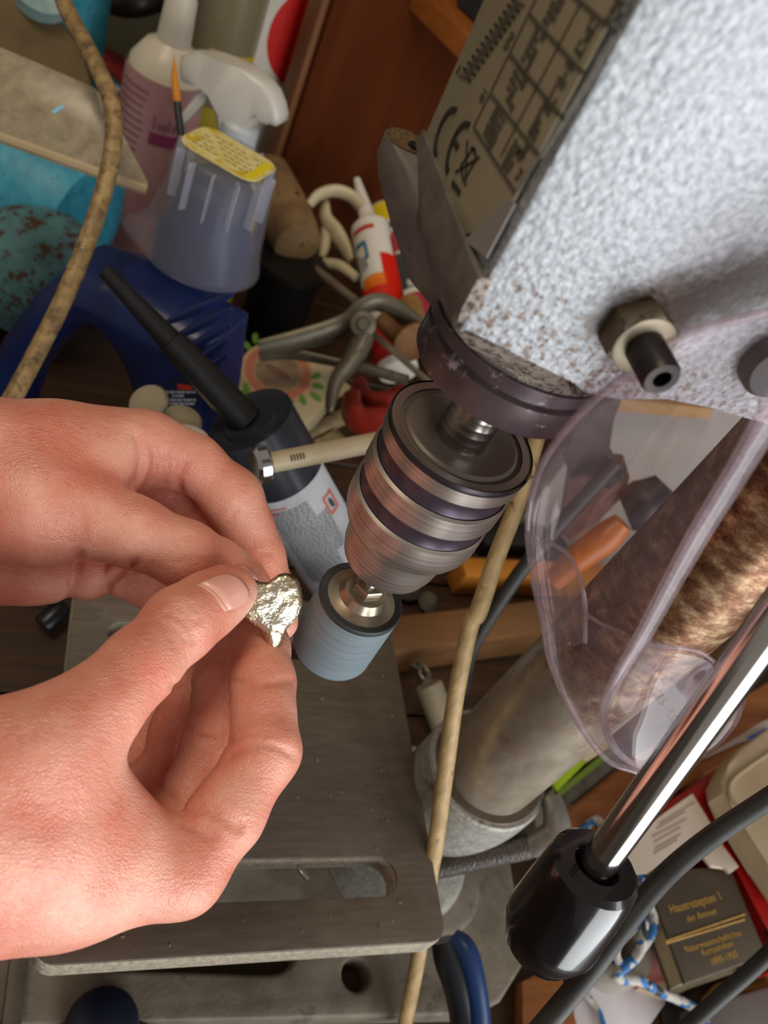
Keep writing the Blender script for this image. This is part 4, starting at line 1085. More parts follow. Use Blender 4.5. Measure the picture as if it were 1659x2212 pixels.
hzm = MB(); patch(hzm, Mc, RC+0.0011, 33, 38, hz-hw*0.45, hz+hw*0.4, 4); patch(hzm, Mc, RC+0.0011, 35, 40, hz-hw*0.1, hz+hw*0.55, 4)
hzm.build('hazard_symbol', pl('#40464c', 0.5), wl)

# ---- cream-handled tool with a chrome end lying across the canister
t0, t1 = P(562, 1004, .475), P(900, 938, .52)
tool = thing('cream_handle_tool', 'cream rod with a chrome end cap lying left of the chuck', 'tool', t0)
MB().tube([t0, t1], [0.0060, 0.0062], 28, 1).build('rod', mat('cream_rod', '#b3a589', '#a8997c', rough=0.42, scale=50, spots='#6a5b45', sscale=60, sth=0.68), tool)
Mt, Lt = axis(t0, t1)
MB().lathe([(0, -0.004), (0.0088, -0.004), (0.0112, -0.002), (0.0114, 0.003), (0.0100, 0.0045), (0.0088, 0.004), (0.0085, 0.0015), (0, 0.0015)], Mt, 40).build('end_cap', M_CHROME, tool)
pm = MB()
for k in range(5): patch(pm, Mt, 0.00615, -20, 14, 0.0165+k*0.0019, 0.0178+k*0.0019, 5)
pm.build('printed_mark', pl('#4d4134', 0.6), tool)

# ---- pale disc and white neck behind the hand
d0 = P(322, 872, .52)
kn = thing('disc_stand', 'pale round metal disc on a stub, just above the farther hand', 'disc stand', d0)
MB().lathe([(0, 0.003), (0.0115, 0.003), (0.0128, 0.0015), (0.0128, -0.0005), (0.005, -0.002), (0.0045, -0.02), (0, -0.02)], frame(d0, (-0.55, -0.30, 0.85)), 40).build('disc', mat('dull_metal', '#b4a88e', '#a2977f', rough=0.32, metal=0.6, scale=30), kn)
MB().lathe([(0, 0), (0.012, 0), (0.0135, 0.002), (0.014, 0.05), (0.016, 0.14), (0, 0.14)], frame(P(392, 905, .535), (0.1, 0.1, -1)), 32).build('stub', mat('pale_metal', '#b5a887', '#c9bd9c', rough=0.25, metal=0.7, scale=20), kn)
w0 = P(398, 940, .475)
tag(recentre(MB().lathe([(0, 0), (0.010, 0), (0.0145, 0.003), (0.0165, 0.012), (0.017, 0.15), (0, 0.15)], frame(w0, (0.15, -0.1, -1)), 36).build('white_bottle', mat('white_dirty', '#a9a294', '#bdb7a8', rough=0.4, scale=60))), 'white bottle top half hidden behind the knuckles of the farther hand', 'bottle')

# ---- sealant cartridges
def cartridge(name, p0, p1, p2, r, label, bands, nozzle_col, body_col, group=None):
    th = thing(name, label, 'cartridge', p2, 'sealant cartridges behind the drill')
    M, L_ = axis(p1, p2)
    MB().lathe([(0, -0.010), (0.006, -0.010), (0.008, -0.006), (r*0.75, -0.004), (r, 0.002), (r, L_), (r-0.001, L_+0.003), (0, L_+0.003)], M, 40).build('tube', pl(body_col, 0.4), th)
    if p0 is not None:
        MB().tube([p1+(p1-p2).normalized()*0.008, p0], [0.0105, 0.0042], 20, 1).build('nozzle', pl(nozzle_col, 0.4), th)
    for nm, a0, a1, z0, z1, c in bands:
        patch(MB(), M, r+0.0005, a0, a1, z0*L_, z1*L_, 14).build(nm, pl(c, 0.4), th)
    return th
c1_, c2_ = P(799, 492, .955), P(859, 800, .885)
cartridge('sealant_cartridge', P(771, 388, .985), c1_, c2_, 0.0222, 'white sealant cartridge with white nozzle and red flame print', [
    ('red_line', -60, 12, .07, .10, '#c02a1c'), ('blue_print', -62, -20, .17, .20, '#2f6f8c'), ('blue_print', -28, -18, .20, .30, '#2f6f8c'), ('dark_print', -64, -56, .24, .38, '#3b4650'), ('dark_print', -46, -40, .27, .37, '#3b4650'), ('dark_print', -34, -28, .28, .36, '#3b4650'),
    ('red_field', 14, 62, .28, .62, '#d5210f'), ('red_field', -75, 14, .46, .62, '#d5210f'), ('flame', -55, 20, .42, .50, '#e8821c'), ('red_edge', 62, 95, .12, .62, '#b22a20'), ('red_field', -80, 90, .75, .97, '#c2241a')], '#e6e0d6', '#d9d3c8')
c3_, c4_ = P(826, 458, 1.07), P(918, 722, 1.0)
cartridge('sealant_cartridge', None, c3_, c4_, 0.0225, 'yellow-topped cartridge with crimson and dark grey bands, behind the white one', [
    ('yellow_band', -100, 100, .02, .17, '#d9bb14'), ('grey_band', -100, 100, .19, .24, '#4a4f4e'), ('crimson_band', -100, 100, .27, .43, '#a83444'), ('dark_band', -100, 100, .45, .72, '#3a3c3b'), ('white_mark', 0, 40, .66, .71, '#b9b3a6'), ('crimson_band', -100, 100, .76, .95, '#a83444')], '#ffffff', '#c9c2b4')
tag(recentre(MB().lathe([(0, 0), (0.012, 0), (0.013, 0.004), (0.013, 0.07), (0, 0.07)], axis(P(885, 655, .90), P(900, 740, .86))[0], 24).build('cork_stopper', mat('cork', '#a07c3e', '#8b6a34', rough=0.8, scale=120))), 'tan cork-like plug beside the lower end of the crimson-banded cartridge', 'cork')

# ---- cream plastic clip strips
M_CREAM = mat('cream_plastic', '#c6b894', '#b7a984', rough=0.45, scale=40)
hk = MB()
hk.tube(D3([(668, 442, .95), (690, 420, .95), (725, 412, .955), (760, 425, .96), (785, 455, .965), (800, 480, .97)]), [0.007, 0.0085, 0.009, 0.009, 0.009, 0.008], 14, 6, sq=0.6)
tag(recentre(hk.build('cream_hook', M_CREAM)), 'curved cream plastic hook arching left of the white nozzle', 'hook')
hk = MB().tube(D3([(700, 440, .97), (705, 475, .965), (728, 505, .96), (748, 540, .955), (758, 565, .95)]), [0.009, 0.011, 0.012, 0.010, 0.006], 14, 6, sq=0.6)
tag(recentre(hk.build('cream_strap', M_CREAM)), 'thick cream strap running down under the cream hook', 'strap', 'cream straps by the mallet')
hk = MB().tube(D3([(705, 490, .97), (702, 530, .96), (694, 558, .95)]), [0.006, 0.006, 0.004], 10, 5)
tag(recentre(hk.build('cream_strap', M_CREAM)), 'thin cream strap beside the mallet, left of the thick one', 'strap', 'cream straps by the mallet')
hk = MB().tube(D3([(700, 566, .94), (735, 574, .93), (770, 600, .92)]), [0.005, 0.006, 0.005], 10, 5)
tag(recentre(hk.build('cream_strap', M_CREAM)), 'cream strap lying flat beside the white and red cartridge', 'strap', 'cream straps by the mallet')

# ---- mallet and black tin
m0, m1 = P(575, 372, .95), P(640, 520, .90)
mal = thing('wooden_mallet', 'worn brown wooden mallet head with a dark hole, beside the blue jug', 'mallet', m1)
Mm, Lm = axis(m0, m1)
MB().lathe([(0, -0.006), (0.020, -0.005), (0.026, 0.004), (0.029, Lm*0.5), (0.0285, Lm*0.9), (0.026, Lm+0.006), (0.018, Lm+0.012), (0, Lm+0.013)], Mm, 40).build('mallet_head', mat('worn_wood', '#6b5132', '#8a6c45', rough=0.7, scale=40, bump=0.4, bscale=120, bdist=0.001, spots='#40301c', sscale=40, sth=0.58), mal)
hp_ = Mm @ Vector((0.0282, 0.014, Lm*0.45))
MB().lathe([(0, 0.0015), (0.0065, 0.0012), (0.008, -0.002), (0, -0.002)], frame(hp_, hp_-(Mm @ Vector((0, 0, Lm*0.45)))), 20).build('handle_hole', M_HOLE, mal)
tn = P(606, 640, .93)
zt_ = zfor(tn.x, tn.y, 568)
tin = thing('black_tin', 'matt black round tin standing under the wooden mallet head', 'tin', (tn.x, tn.y, BZ))
MB().lathe([(0, 0), (0.034, 0), (0.036, 0.003), (0.036, zt_-BZ-0.01), (0.037, zt_-BZ-0.008), (0.037, zt_-BZ), (0, zt_-BZ)], T(tn.x, tn.y, BZ), 48).build('tin_body', pl('#0b0a0b', 0.5), tin)
MB().lathe([(0.0372, zt_-BZ-0.006), (0.0412, zt_-BZ-0.004), (0.0412, zt_-BZ+0.002), (0.0, zt_-BZ+0.003)], T(tn.x, tn.y, BZ), 48).build('tin_lid', pl('#100f10', 0.4), tin)
rod_ = MB().tube(D3([(655, 562, .93), (770, 652, .86)]), 0.0048, 12, 1).build('steel_rod', mat('dull_steel', '#8a7f70', '#9c9182', rough=0.4, metal=0.6, scale=40))
tag(recentre(rod_), 'thin dull steel rod sloping down from the mallet to the clamp', 'rod')

# ---- quick clamp
M_CL = mat('clamp_grey', '#5e584a', '#6d6656', rough=0.42, metal=0.45, scale=60, spots='#4f483c', sscale=60, sth=0.6)
M_CLR = mat('clamp_rust', '#6a4526', '#7d5530', rough=0.6, metal=0.2, scale=120)
qc = thing('bar_clamp', 'grey metal bar clamp with trigger lever lying behind the chuck', 'clamp', P(800, 760, .82))
MB().tube(D3([(560, 752, .80), (640, 735, .805), (720, 712, .81), (755, 692, .815), (775, 668, .82), (815, 652, .825), (860, 672, .83), (925, 722, .835)]), [0.0095, 0.0120, 0.0130, 0.0120, 0.0105, 0.0105, 0.0110, 0.0095], 14, 6, sq=0.6).build('lever', M_CL, qc)
MB().tube(D3([(560, 770, .815), (630, 765, .815), (735, 785, .81)]), [0.006, 0.0065, 0.005], 12, 5, sq=0.6).build('release_arm', M_CL, qc)
MB().tube(D3([(790, 700, .805), (780, 740, .80), (755, 785, .795), (728, 820, .79), (715, 865, .785), (712, 890, .785)]), [0.014, 0.0175, 0.0155, 0.0125, 0.009, 0.006], 16, 6, sq=0.6).build('jaw', M_CL, qc)
MB().lathe([(0, 0.010), (0.005, 0.010), (0.007, 0.007), (0.012, 0.006), (0.012, -0.004), (0, -0.004)], facing(785, 700, .79), 24).build('pivot', M_CL, qc)
b0, b1 = P(800, 715, .812), P(968, 862, .76)
Mb, Lb = axis(b0, b1)
MB().box(0.012, 0.006, Lb, Mb @ T(0, 0, Lb/2), bev=0.001).build('bar', mat('bar_steel', '#7d7563', '#8f8671', rough=0.35, metal=0.6, scale=50), qc)
MB().tube(D3([(778, 792, .80), (880, 822, .785)]), 0.0052, 12, 1).build('second_rod', M_CL, qc)
s0, s1 = P(822, 690, .83), P(872, 736, .82)
Ms, Ls = axis(s0, s1); sc_ = []
for i in range(9): sc_ += [(0.0095, Ls*i/9), (0.0078, Ls*(i+.5)/9)]
MB().lathe([(0, 0)]+sc_+[(0.009, Ls), (0, Ls)], Ms, 20).build('screw', M_CLR, qc)
MB().lathe([(0, 0), (0.014, 0), (0.021, 0.003), (0.021, 0.006), (0.016, 0.008), (0, 0.0085)], axis(P(885, 735, .825), P(902, 752, .815))[0], 32).build('pad', M_CLR, qc)
# red G clamp
gcl = thing('g_clamp', 'red painted G-clamp lying behind the top of the chuck', 'clamp', P(800, 870, .84))
M_RED = mat('red_paint', '#7e2219', '#93291d', rough=0.35, scale=50, spots='#4a2018', sscale=60, sth=0.6)
MB().tube(D3([(775, 825, .87), (782, 850, .865), (800, 868, .86), (835, 868, .855), (880, 850, .85)]), [0.010, 0.011, 0.012, 0.012, 0.012], 14, 6, sq=0.7).build('frame_arm', M_RED, gcl)
MB().tube(D3([(760, 850, .85), (762, 890, .845), (790, 912, .84), (850, 905, .83)]), [0.012, 0.016, 0.017, 0.016], 14, 6, sq=0.7).build('frame_back', M_RED, gcl)

# ---- printed paper packet
PM = frame(onp(610, 850, 2, -0.095), (-0.15, -0.25, 1), RT)
po = pts2(PM, [(500, 800), (560, 768), (640, 764), (728, 772), (742, 800), (725, 850), (690, 890), (640, 935), (590, 920), (520, 880)])
pk = thing('paper_packet', 'cream paper packet printed with a red and green round emblem', 'packet', PM.to_translation())
MB().prism(po, -0.030, 0.0, PM, bev=0.004).build('packet_body', mat('cream_paper', '#b8a988', '#a59673', rough=0.7, scale=30, bump=0.5, bscale=40, bdist=0.003), pk)
eo = on_pl(600, 806, PM); el = frame(PM @ Vector((eo.x, eo.y, 0.0005)), PM.to_3x3() @ Vector((0, 0, 1)), RT)
for nm, r0, r1, c in (('emblem_disc', 0.0, 0.038, '#b08a68'), ('emblem_ring', 0.025, 0.034, '#a06048'), ('emblem_ring', 0.0, 0.024, '#a89a80')):
    MB().lathe([(r0, 0.0002), (r0, 0.0012+r0*0.01), (r1, 0.0012+r0*0.01), (r1, 0.0)], el, 40).build(nm, pl(c, 0.6), pk)
MB().lathe([(0, 0.0016), (0.010, 0.0016), (0.010, 0.0)], el @ Matrix.Diagonal((1.4, 0.5, 1, 1)), 24).build('emblem_print', pl('#6b4a3c', 0.6), pk)
lf = MB()
for k in range(22):
    a = math.radians(-20+k*17) if k < 12 else math.radians(150+k*8); r = 0.043+0.004*((k*5) % 3-1)
    if 40 < math.degrees(a) % 360 < 130: continue
    lf.lathe([(0, 0.0015), (0.0052, 0.0012), (0.0056, 0.0)], el @ T(r*math.cos(a), r*math.sin(a), 0) @ Matrix.Rotation(a*2, 4, 'Z') @ Matrix.Diagonal((1.3, 0.6, 1, 1)), 10)
stuff(lf.build('emblem_leaves', pl('#4f7a24', 0.6), pk))
for i, (a, b, wd, c) in enumerate((((560, 925), (740, 830), .014, '#a3906a'), ((612, 968), (760, 890), .010, '#8f7d5c'), ((660, 985), (735, 945), .012, '#75654c'))):
    p0, p1 = onp(*a, 2, -0.1335), onp(*b, 2, -0.1335); M_ = frame(p0, p1-p0, (0, 0, 1)); L_ = (p1-p0).length
    tag(recentre(MB().box(0.011, wd*1.5, L_, M_ @ T(0, 0, L_/2), bev=0.001).build('wood_strip', wood('strip_wood_%d' % i, c, '#b8a47c', axis=2, scale=5))), ['pale wooden strip lying right below the packet', 'weathered wooden strip next below the pale one', 'short dark wooden strip closest to the cream rod'][i], 'wood strip', 'loose wood strips')
tag(recentre(MB().box(0.10, 0.05, 0.02, T(0.02, 0.43, BZ+0.012) @ Matrix.Rotation(0.3, 4, 'Z'), bev=0.002).build('brown_block', pl('#4b2f1c', 0.6))), 'brown block beneath the lower left corner of the packet', 'block')

# ---- bottles at the back left
b0 = P(335, 290, .87); bx, by = b0.x, b0.y
zt1 = zfor(bx, by, 92); zn = zfor(bx, by, 20); zl = zfor(bx, by, 150); zq = zfor(bx, by, 330)
pb = thing('spray_bottle', 'white bottle with a pink label at the back left', 'bottle', (bx, by, BZ))
RW = 0.0365
MB().lathe([(0, 0), (RW*1.06, 0), (RW*1.08, 0.004), (RW*1.08, zt1-BZ-0.045), (RW*1.02, zt1-BZ-0.022), (RW*0.7, zt1-BZ-0.004), (0.015, zt1-BZ+0.002), (0.014, zt1-BZ+0.004), (0, zt1-BZ+0.004)], T(bx, by, BZ), 48).build('bottle_body', mat('cream_white', '#cdc5ae', '#d6cfba', rough=0.35, scale=20), pb)
MB().lathe([(0.0, 0), (0.0165, 0), (0.0155, 0.02), (0.0145, 0.04), (0.009, 0.05), (0.0085, 0.09), (0, 0.09)], T(bx, by, zt1+0.002), 32).build('neck_collar', mat('white_cap', '#cfc9b8', rough=0.4), pb)
Mpb = frame((bx, by, BZ), (0, 0, 1), Vector((EYE[0]-bx, EYE[1]-by, 0)))
plb = patch(MB(), Mpb, RW*1.08+0.0006, -100, 100, 0.02, zl-BZ, 30).build('pink_label', mat('pink_label', '#b07f86', '#c39a98', rough=0.45, scale=14), pb)
zz = zfor(bx, by, 262)
patch(MB(), Mpb, RW*1.08+0.0012, -8, 68, zz-BZ-0.006, zz-BZ+0.006, 16).build('magenta_oval', pl('#8d3a62', 0.45), plb)
tw = MB()
for j in range(9):
    a = -70
    while a < -22:
        w = 2+3*((j*7+int(a)) % 5)/5; patch(tw, Mpb, RW*1.08+0.0012, a, a+w, zl-BZ-0.014-j*0.0075, zl-BZ-0.0115-j*0.0075, 3); a += w+1.5
for k, (w, h) in enumerate(((3, .012), (5, .007), (5, .007), (3, .012), (5, .007))): patch(tw, Mpb, RW*1.08+0.0012, -6+k*7, -6+k*7+w, zz-BZ+0.010, zz-BZ+0.010+h, 3)
tw.build('label_writing', pl('#8c5f6c', 0.5), plb)

TM = upright(520, 240, 0.74)
tb0 = TM @ on_pl(515, 285, TM)
tr = thing('trigger_bottle', 'trigger spray bottle with white spray head and yellow-green liquid', 'bottle', (tb0.x, tb0.y, BZ))
MB().prism(pts2(TM, [(402, 118), (440, 112), (500, 130), (560, 158), (598, 196), (615, 250), (606, 268), (590, 262), (560, 248), (548, 240), (545, 285), (480, 280), (478, 205), (458, 182), (428, 178), (404, 172)], sm=2), -0.013, 0.013, TM, bev=0.005).build('spray_head', milky('spray_white', '#d8d3c9', 0.86), tr, smooth=60)
MB().prism(pts2(TM, [(452, 182), (470, 190), (430, 236), (400, 266), (388, 262), (412, 228)], sm=2), -0.007, 0.007, TM, bev=0.002).build('trigger', pl('#cfcabf', 0.4), tr)
zc = zfor(tb0.x, tb0.y, 318)
MB().lathe([(0, 0), (0.017, 0), (0.018, 0.002), (0.0175, 0.022), (0.014, 0.026), (0, 0.026)], T(tb0.x, tb0.y, zc), 32).build('screw_collar', pl('#b9bfc2', 0.35), tr)
MB().lathe([(0, 0), (0.028, 0), (0.030, 0.004), (0.030, zc-BZ-0.035), (0.024, zc-BZ-0.012), (0.015, zc-BZ), (0, zc-BZ)], T(tb0.x+0.006, tb0.y-0.014, BZ), 40).build('bottle_body', mat('yellow_liquid', '#93820f', '#a8961c', rough=0.2, scale=20), tr)
MB().tube([P(395, 300, .705), P(389, 262, .707)], 0.0034, 10, 1)
br_ = thing('paint_brush', 'slim brush with orange tip and black handle in front of the pink label', 'brush', P(398, 330, .69))
MB().tube(D3([(376, 122, .70), (377, 160, .70), (380, 200, .70), (383, 222, .70)]), [0.0004, 0.0026, 0.0036, 0.0032], 12, 5).build('tip', mat('orange_tip', '#c87a14', '#d68c22', rough=0.5, scale=200), br_)
MB().tube(D3([(383, 222, .70), (390, 285, .70), (400, 380, .705)]), 0.0032, 12, 2).build('handle', M_BLACK, br_)

g0 = P(470, 150, .93); gz = zfor(g0.x, g0.y, 80)
gb = thing('clear_bottle', 'tall clear bottle with a yellow label behind the trigger bottle', 'bottle', (g0.x, g0.y, BZ))
M_GLS = milky('smoky_clear', '#8d8264', 0.55)
MB().lathe([(0, 0), (0.033, 0), (0.035, 0.004), (0.035, gz-BZ+0.10), (0.03, gz-BZ+0.14), (0, gz-BZ+0.14)], T(g0.x, g0.y, BZ), 40).build('bottle_body', M_GLS, gb)
Mgb = frame((g0.x, g0.y, BZ), (0, 0, 1), Vector((EYE[0]-g0.x, EYE[1]-g0.y, 0)))
zy = zfor(g0.x, g0.y, 112)
patch(MB(), Mgb, 0.0356, -20, 75, zy-BZ-0.012, zy-BZ+0.012, 14).build('yellow_stripe', pl('#b99a10', 0.5), gb)
zy = zfor(g0.x, g0.y, 260)
patch(MB(), Mgb, 0.0356, -50, 75, zy-BZ-0.06, zy-BZ+0.03, 14).build('lower_label', pl('#9a8a20', 0.5), gb)
# white board with a red disc, leaning behind the panel's edge
SM = frame(on_panel(600, 120, -0.045), UN, U)
yb_ = (SM.inverted() @ Vector((SM[0][3], SM[1][3], BZ))).y
SM = frame(on_panel(600, 120, -0.045), UN, U)
ux = SM.to_3x3() @ Vector((1, 0, 0)); yv = SM.to_3x3() @ Vector((0, 1, 0))
sb = thing('sign_board', 'white board with a big red disc, half hidden by the brown panel', 'sign', SM @ Vector((0, yb_, 0)))
xl = on_pl(540, 120, SM).x
MB().box(0.36, 0.5-yb_, 0.006, SM @ T(xl+0.18, (0.5+yb_)/2, 0)).build('board', mat('white_board', '#c9bfae', '#d2c9b9', rough=0.5, scale=10), sb)
rc_ = on_pl(676, 85, SM)
MB().lathe([(0, 0.0005), (0.060, 0.0005), (0.060, 0)], SM @ T(rc_.x, rc_.y, 0.0033), 64).build('red_disc', pl('#c2160e', 0.45), sb)

# ---- shelf on the brown panel
A0 = on_panel(859, 0); zs = A0.z
e0 = onp(986, 130, 2, zs); sd = Vector((e0.x-A0.x, e0.y-A0.y, 0)).normalized()
MS = frame((A0.x, A0.y, zs), (0, 0, 1), U)
sh_ = thing('wooden_shelf', 'orange-brown wooden shelf board fixed across the brown panel', 'shelf', (A0.x, A0.y, zs))
MB().box(0.9, 0.26, 0.024, MS @ T(0.455, -0.13, 0.012), bev=0.001).build('shelf_board', wood('orange_wood', '#8c4f16', '#a8632a', axis=1, scale=5), sh_)
tag(recentre(MB().box(0.12, 0.09, 0.10, MS @ T(0.10, -0.09, 0.0745), bev=0.006).build('dark_box', mat('dark_blue_box', '#2a3440', '#34404c', rough=0.5, scale=30))), 'dark slate box standing on the wooden shelf', 'box')
tag(recentre(MB().box(0.03, 0.05, 0.055, MS @ T(0.035, -0.155, 0.052), bev=0.005).build('blue_pack', mat('blue_pack', '#2b5aa8', '#3a6cc0', rough=0.4, scale=60, bump=0.4, bscale=60))), 'bright blue pack on the shelf end beside the label plate', 'pack')

# ---- teal bench grinder with its eye shield
M_TEAL = mat('teal_paint', '#3592ad', '#45a6c0', rough=0.45, scale=90, bump=0.3, bscale=200, bdist=0.001, spots='#173f4a', sscale=120, sth=0.62)
M_TEALR = mat('teal_rust', '#4b7c82', '#5c8d90', rough=0.6, scale=60, bump=0.6, bscale=200, bdist=0.001, spots='#50362a', sscale=75, sth=0.5)
gr = thing('bench_grinder', 'teal painted bench grinder with rusty rounded housing and eye shield', 'grinder', (-0.24, 0.52, BZ))
g1 = P(60, 425, .82)
MB().lathe([(0, -0.18), (0.05, -0.18), (0.066, -0.17), (0.072, -0.14), (0.072, 0.05), (0.066, 0.065), (0.03, 0.07), (0, 0.07)], frame(g1, RT), 56).build('motor_housing', M_TEAL, gr)
g2 = P(80, 580, .77)
MB().lathe([(0, -0.05), (0.040, -0.048), (0.054, -0.035), (0.058, 0.0), (0.050, 0.030), (0.031, 0.046), (0, 0.051)], frame(g2, Vector((0.0, -0.25, 0.97))), 48).build('rusty_dome', M_TEALR, gr)
MB().box(0.12, 0.14, 0.10, T(g2.x-0.03, g2.y+0.06, BZ+0.0525), bev=0.02, seg=4).build('pedestal', mat('teal_dark', '#123842', '#183f4a', rough=0.5, scale=60), gr)
MB().lathe([(0, -0.015), (0.079, -0.015), (0.082, -0.012), (0.082, 0.012), (0.079, 0.015), (0.06, 0.016), (0, 0.016)], frame(P(5, 178, .80), (0.25, -0.72, 0.62)), 64).build('wheel_guard', mat('brown_guard', '#5e4a2c', '#6d5836', rough=0.5, scale=30, spots='#8f7a58', sscale=200, sth=0.68), gr)
MB().box(0.10, 0.05, 0.20, frame(P(120, 60, .88), (0, 0, 1), RT), bev=0.015, seg=3).build('guard_arm', M_TEAL, gr)
EM = facing(150, 250, .60)
EMt = frame(P(150, 250, .60), (Vector(EYE)-P(150, 250, .60)).normalized()+Vector((-0.35, 0, 0.5)), RT)
so = pts2(EMt, [(-60, 80), (60, 130), (205, 192), (225, 212), (322, 398), (318, 412), (180, 360), (-60, 275)])
MB().prism(so, -0.0028, 0.0028, EMt, bev=0.0006).build('eye_shield', clear_mat('dusty_acrylic', '#d9cfbc', '#b5a68a', 0.62, rough=0.25), gr, smooth=30)
ed = MB()
p0, p1 = on_pl(-60, 275, EMt), on_pl(318, 412, EMt)
ed.tube([EMt @ p0, EMt @ p1], 0.0042, 8, 1, sq=0.8)
ed.build('shield_edge', mat('acrylic_edge', '#b9a583', rough=0.3), gr)
q_ = on_pl(128, 240, EMt)
MB().box(0.0028, 0.0095, 0.0004, EMt @ T(q_.x, q_.y, 0.0031) @ Matrix.Rotation(-0.45, 4, 'Z')).build('paint_fleck', pl('#8fc4dc', 0.5), gr)

# ---- tan cable hanging in front of the grinder
cb = MB().tube(D3([(120, -60, .58), (140, 10, .575), (170, 70, .57), (212, 150, .56), (240, 220, .555), (246, 290, .55), (232, 380, .545), (196, 500, .535), (140, 640, .525), (75, 770, .52), (15, 880, .51), (-70, 1010, .50)]), 0.0058, 14, 8)
tag(recentre(cb.build('tan_cable', mat('tan_cable', '#7d6440', '#a88c5c', rough=0.5, scale=120, spots='#54442d', sscale=130, sth=0.5, swidth=0.15))), 'dirty tan electric cable hanging past the teal grinder and blue jug', 'cable')

# ---- things at the very back left
for i, (px, py, d, sx, sy, sz, c, nm, lab_, cat_) in enumerate((
    (255, 60, 1.16, .18, .10, .22, '#4a4636', 'olive_case', 'olive grey case behind the tan cable at the top', 'case'),
    (250, 178, 1.06, .10, .05, .05, '#7b1712', 'red_tray', 'dark red tray left of the pink labelled bottle', 'tray'))):
    p = P(px, py, d); hgt = max(0.02, p.z+sz/2-BZ)
    tag(recentre(MB().box(sx, sy, hgt, frame((p.x, p.y, BZ+hgt/2+0.001), (0, 0, 1), RT), bev=0.006).build(nm, mat(nm, c, rough=0.6, scale=20))), lab_, cat_)
pp = MB().tube(D3([(170, -40, 1.0), (230, -5, .97), (290, 5, .95), (360, -15, .97)]), 0.016, 16, 6)
tag(recentre(pp.build('dark_hose', pl('#1d1812', 0.4))), 'thick dark hose at the top edge left of the white bottle', 'hose')
sv = MB().tube(D3([(225, 160, .88), (262, 196, .86), (280, 214, .855)]), 0.0055, 12, 3)
tag(recentre(sv.build('chrome_pin', M_CHROME)), 'short chrome pin poking out behind the tan cable', 'pin')
pw = P(85, 10, .80)
MB().lathe([(0, 0), (0.022, 0.001), (0.026, 0.006), (0.026, 0.018), (0, 0.020)], frame(pw, (0.1, -0.4, 0.9)), 32).build('adjuster', mat('grey_teal', '#7f9a9a', '#9ab0ae', rough=0.6, scale=60), gr)
# ------------------------------------------------------------------ stick, bits behind the column
stk = MB().tube(D3([(1172, 905, .398), (1120, 1080, .412), (1070, 1210, .425), (1034, 1320, .434), (1016, 1352, .437), (985, 1500, .447), (960, 1680, .461), (940, 1830, .474), (928, 1900, .480), (904, 2065, .497), (872, 2225, .5145), (866, 2254, .5185)]),
   [.0038, .0042, .0046, .0049, .0046, .0047, .0048, .0047, .0046, .0046, .0046, .0042], 16, 6)
stt = tag(recentre(stk.build('wooden_stick', mat('pale_stick', '#9c8157', '#b69a6c', rough=0.55, scale=50, stretch=(4, 4, 1), spots='#6e5636', sscale=70, sth=0.6, bump=0.3, bscale=200, bdist=0.0008))), 'long pale wooden stick running beside the table edge, in front of the column', 'stick')
def beam(name, label, cat, a, b, z, w, h, m, bev=0.002, cut=None):
    p0, p1 = onp(*a, 2, z), onp(*b, 2, z); dx = (p1-p0); M = frame((p0+p1)/2+Vector((0, 0, -h/2)), (0, 0, 1), dx)
    return tag(recentre(MB().box(dx.length, w, h, M, bev=bev).build(name, m)), label, cat)
beam('wood_batten', 'rough brown wooden batten lying behind the sanding drum', 'batten', (800, 1375), (1260, 1318), -0.098, 0.034, 0.04, wood('batten_wood', '#5d3d20', '#7a5530', axis=0, scale=6))
beam('orange_bar', 'orange-yellow bar lying beyond the batten, right of the stick', 'bar', (1000, 1222), (1330, 1236), -0.105, 0.022, 0.033, mat('orange_bar', '#a8661a', '#b8782a', rough=0.45, scale=20))
beam('dark_bar', 'dark bar lying beyond the orange bar, right of the chuck', 'bar', (1040, 1150), (1215, 1156), -0.118, 0.03, 0.02, pl('#1a1613', 0.5))
beam('wood_strip', 'narrow brown slat between the can label and the batten', 'wood strip', (780, 1180), (980, 1100), -0.118, 0.02, 0.02, wood('slat_wood', '#4e3018', '#6b4526', axis=0, scale=6))
bc = MB().tube(D3([(1330, 1000, .60), (1190, 1155, .61), (1110, 1255, .62), (1030, 1380, .64), (1008, 1440, .66), (1000, 1490, .69)]), 0.0056, 14, 6)
tag(recentre(bc.build('black_cable', M_CABLE)), 'black cable behind the pale stick, passing under the guard', 'cable')
ch = thing('chain', 'short bright steel chain lying beyond the back right table corner', 'chain', onp(905, 1440, 2, BZ))
cpts = [onp(x, y, 2, -0.126) for x, y in ((868, 1400), (884, 1418), (898, 1432), (912, 1444), (920, 1462), (912, 1484))]
for i, (a, b) in enumerate(zip(cpts, cpts[1:])):
    c = (a+b)/2; d = (b-a).normalized(); n = Vector((0, 0, 1)) if i % 2 else d.cross(Vector((0, 0, 1)))
    n2 = n; s_ = d.cross(n2).normalized()
    MB().tube([c+d*0.0085*math.cos(t)+s_*0.0045*math.sin(t) for t in np.linspace(0, 2*math.pi, 12, endpoint=False)], 0.0014, 8, 2, closed=True).build('link', mat('chain_steel', '#9a9688', '#7c786b', rough=0.3, metal=0.8, scale=60), ch)
pt_ = MB().lathe([(0, 0), (0.0105, 0), (0.0115, 0.002), (0.0115, 0.06), (0, 0.06)], frame(onp(925, 1478, 2, -0.10), (0.06, -0.1, -0.06)), 28)
tag(recentre(pt_.build('pale_tube', mat('pale_tube', '#857b66', '#756b57', rough=0.5, scale=40))), 'pale grey-green tube end beside the chain, behind the stick', 'tube')
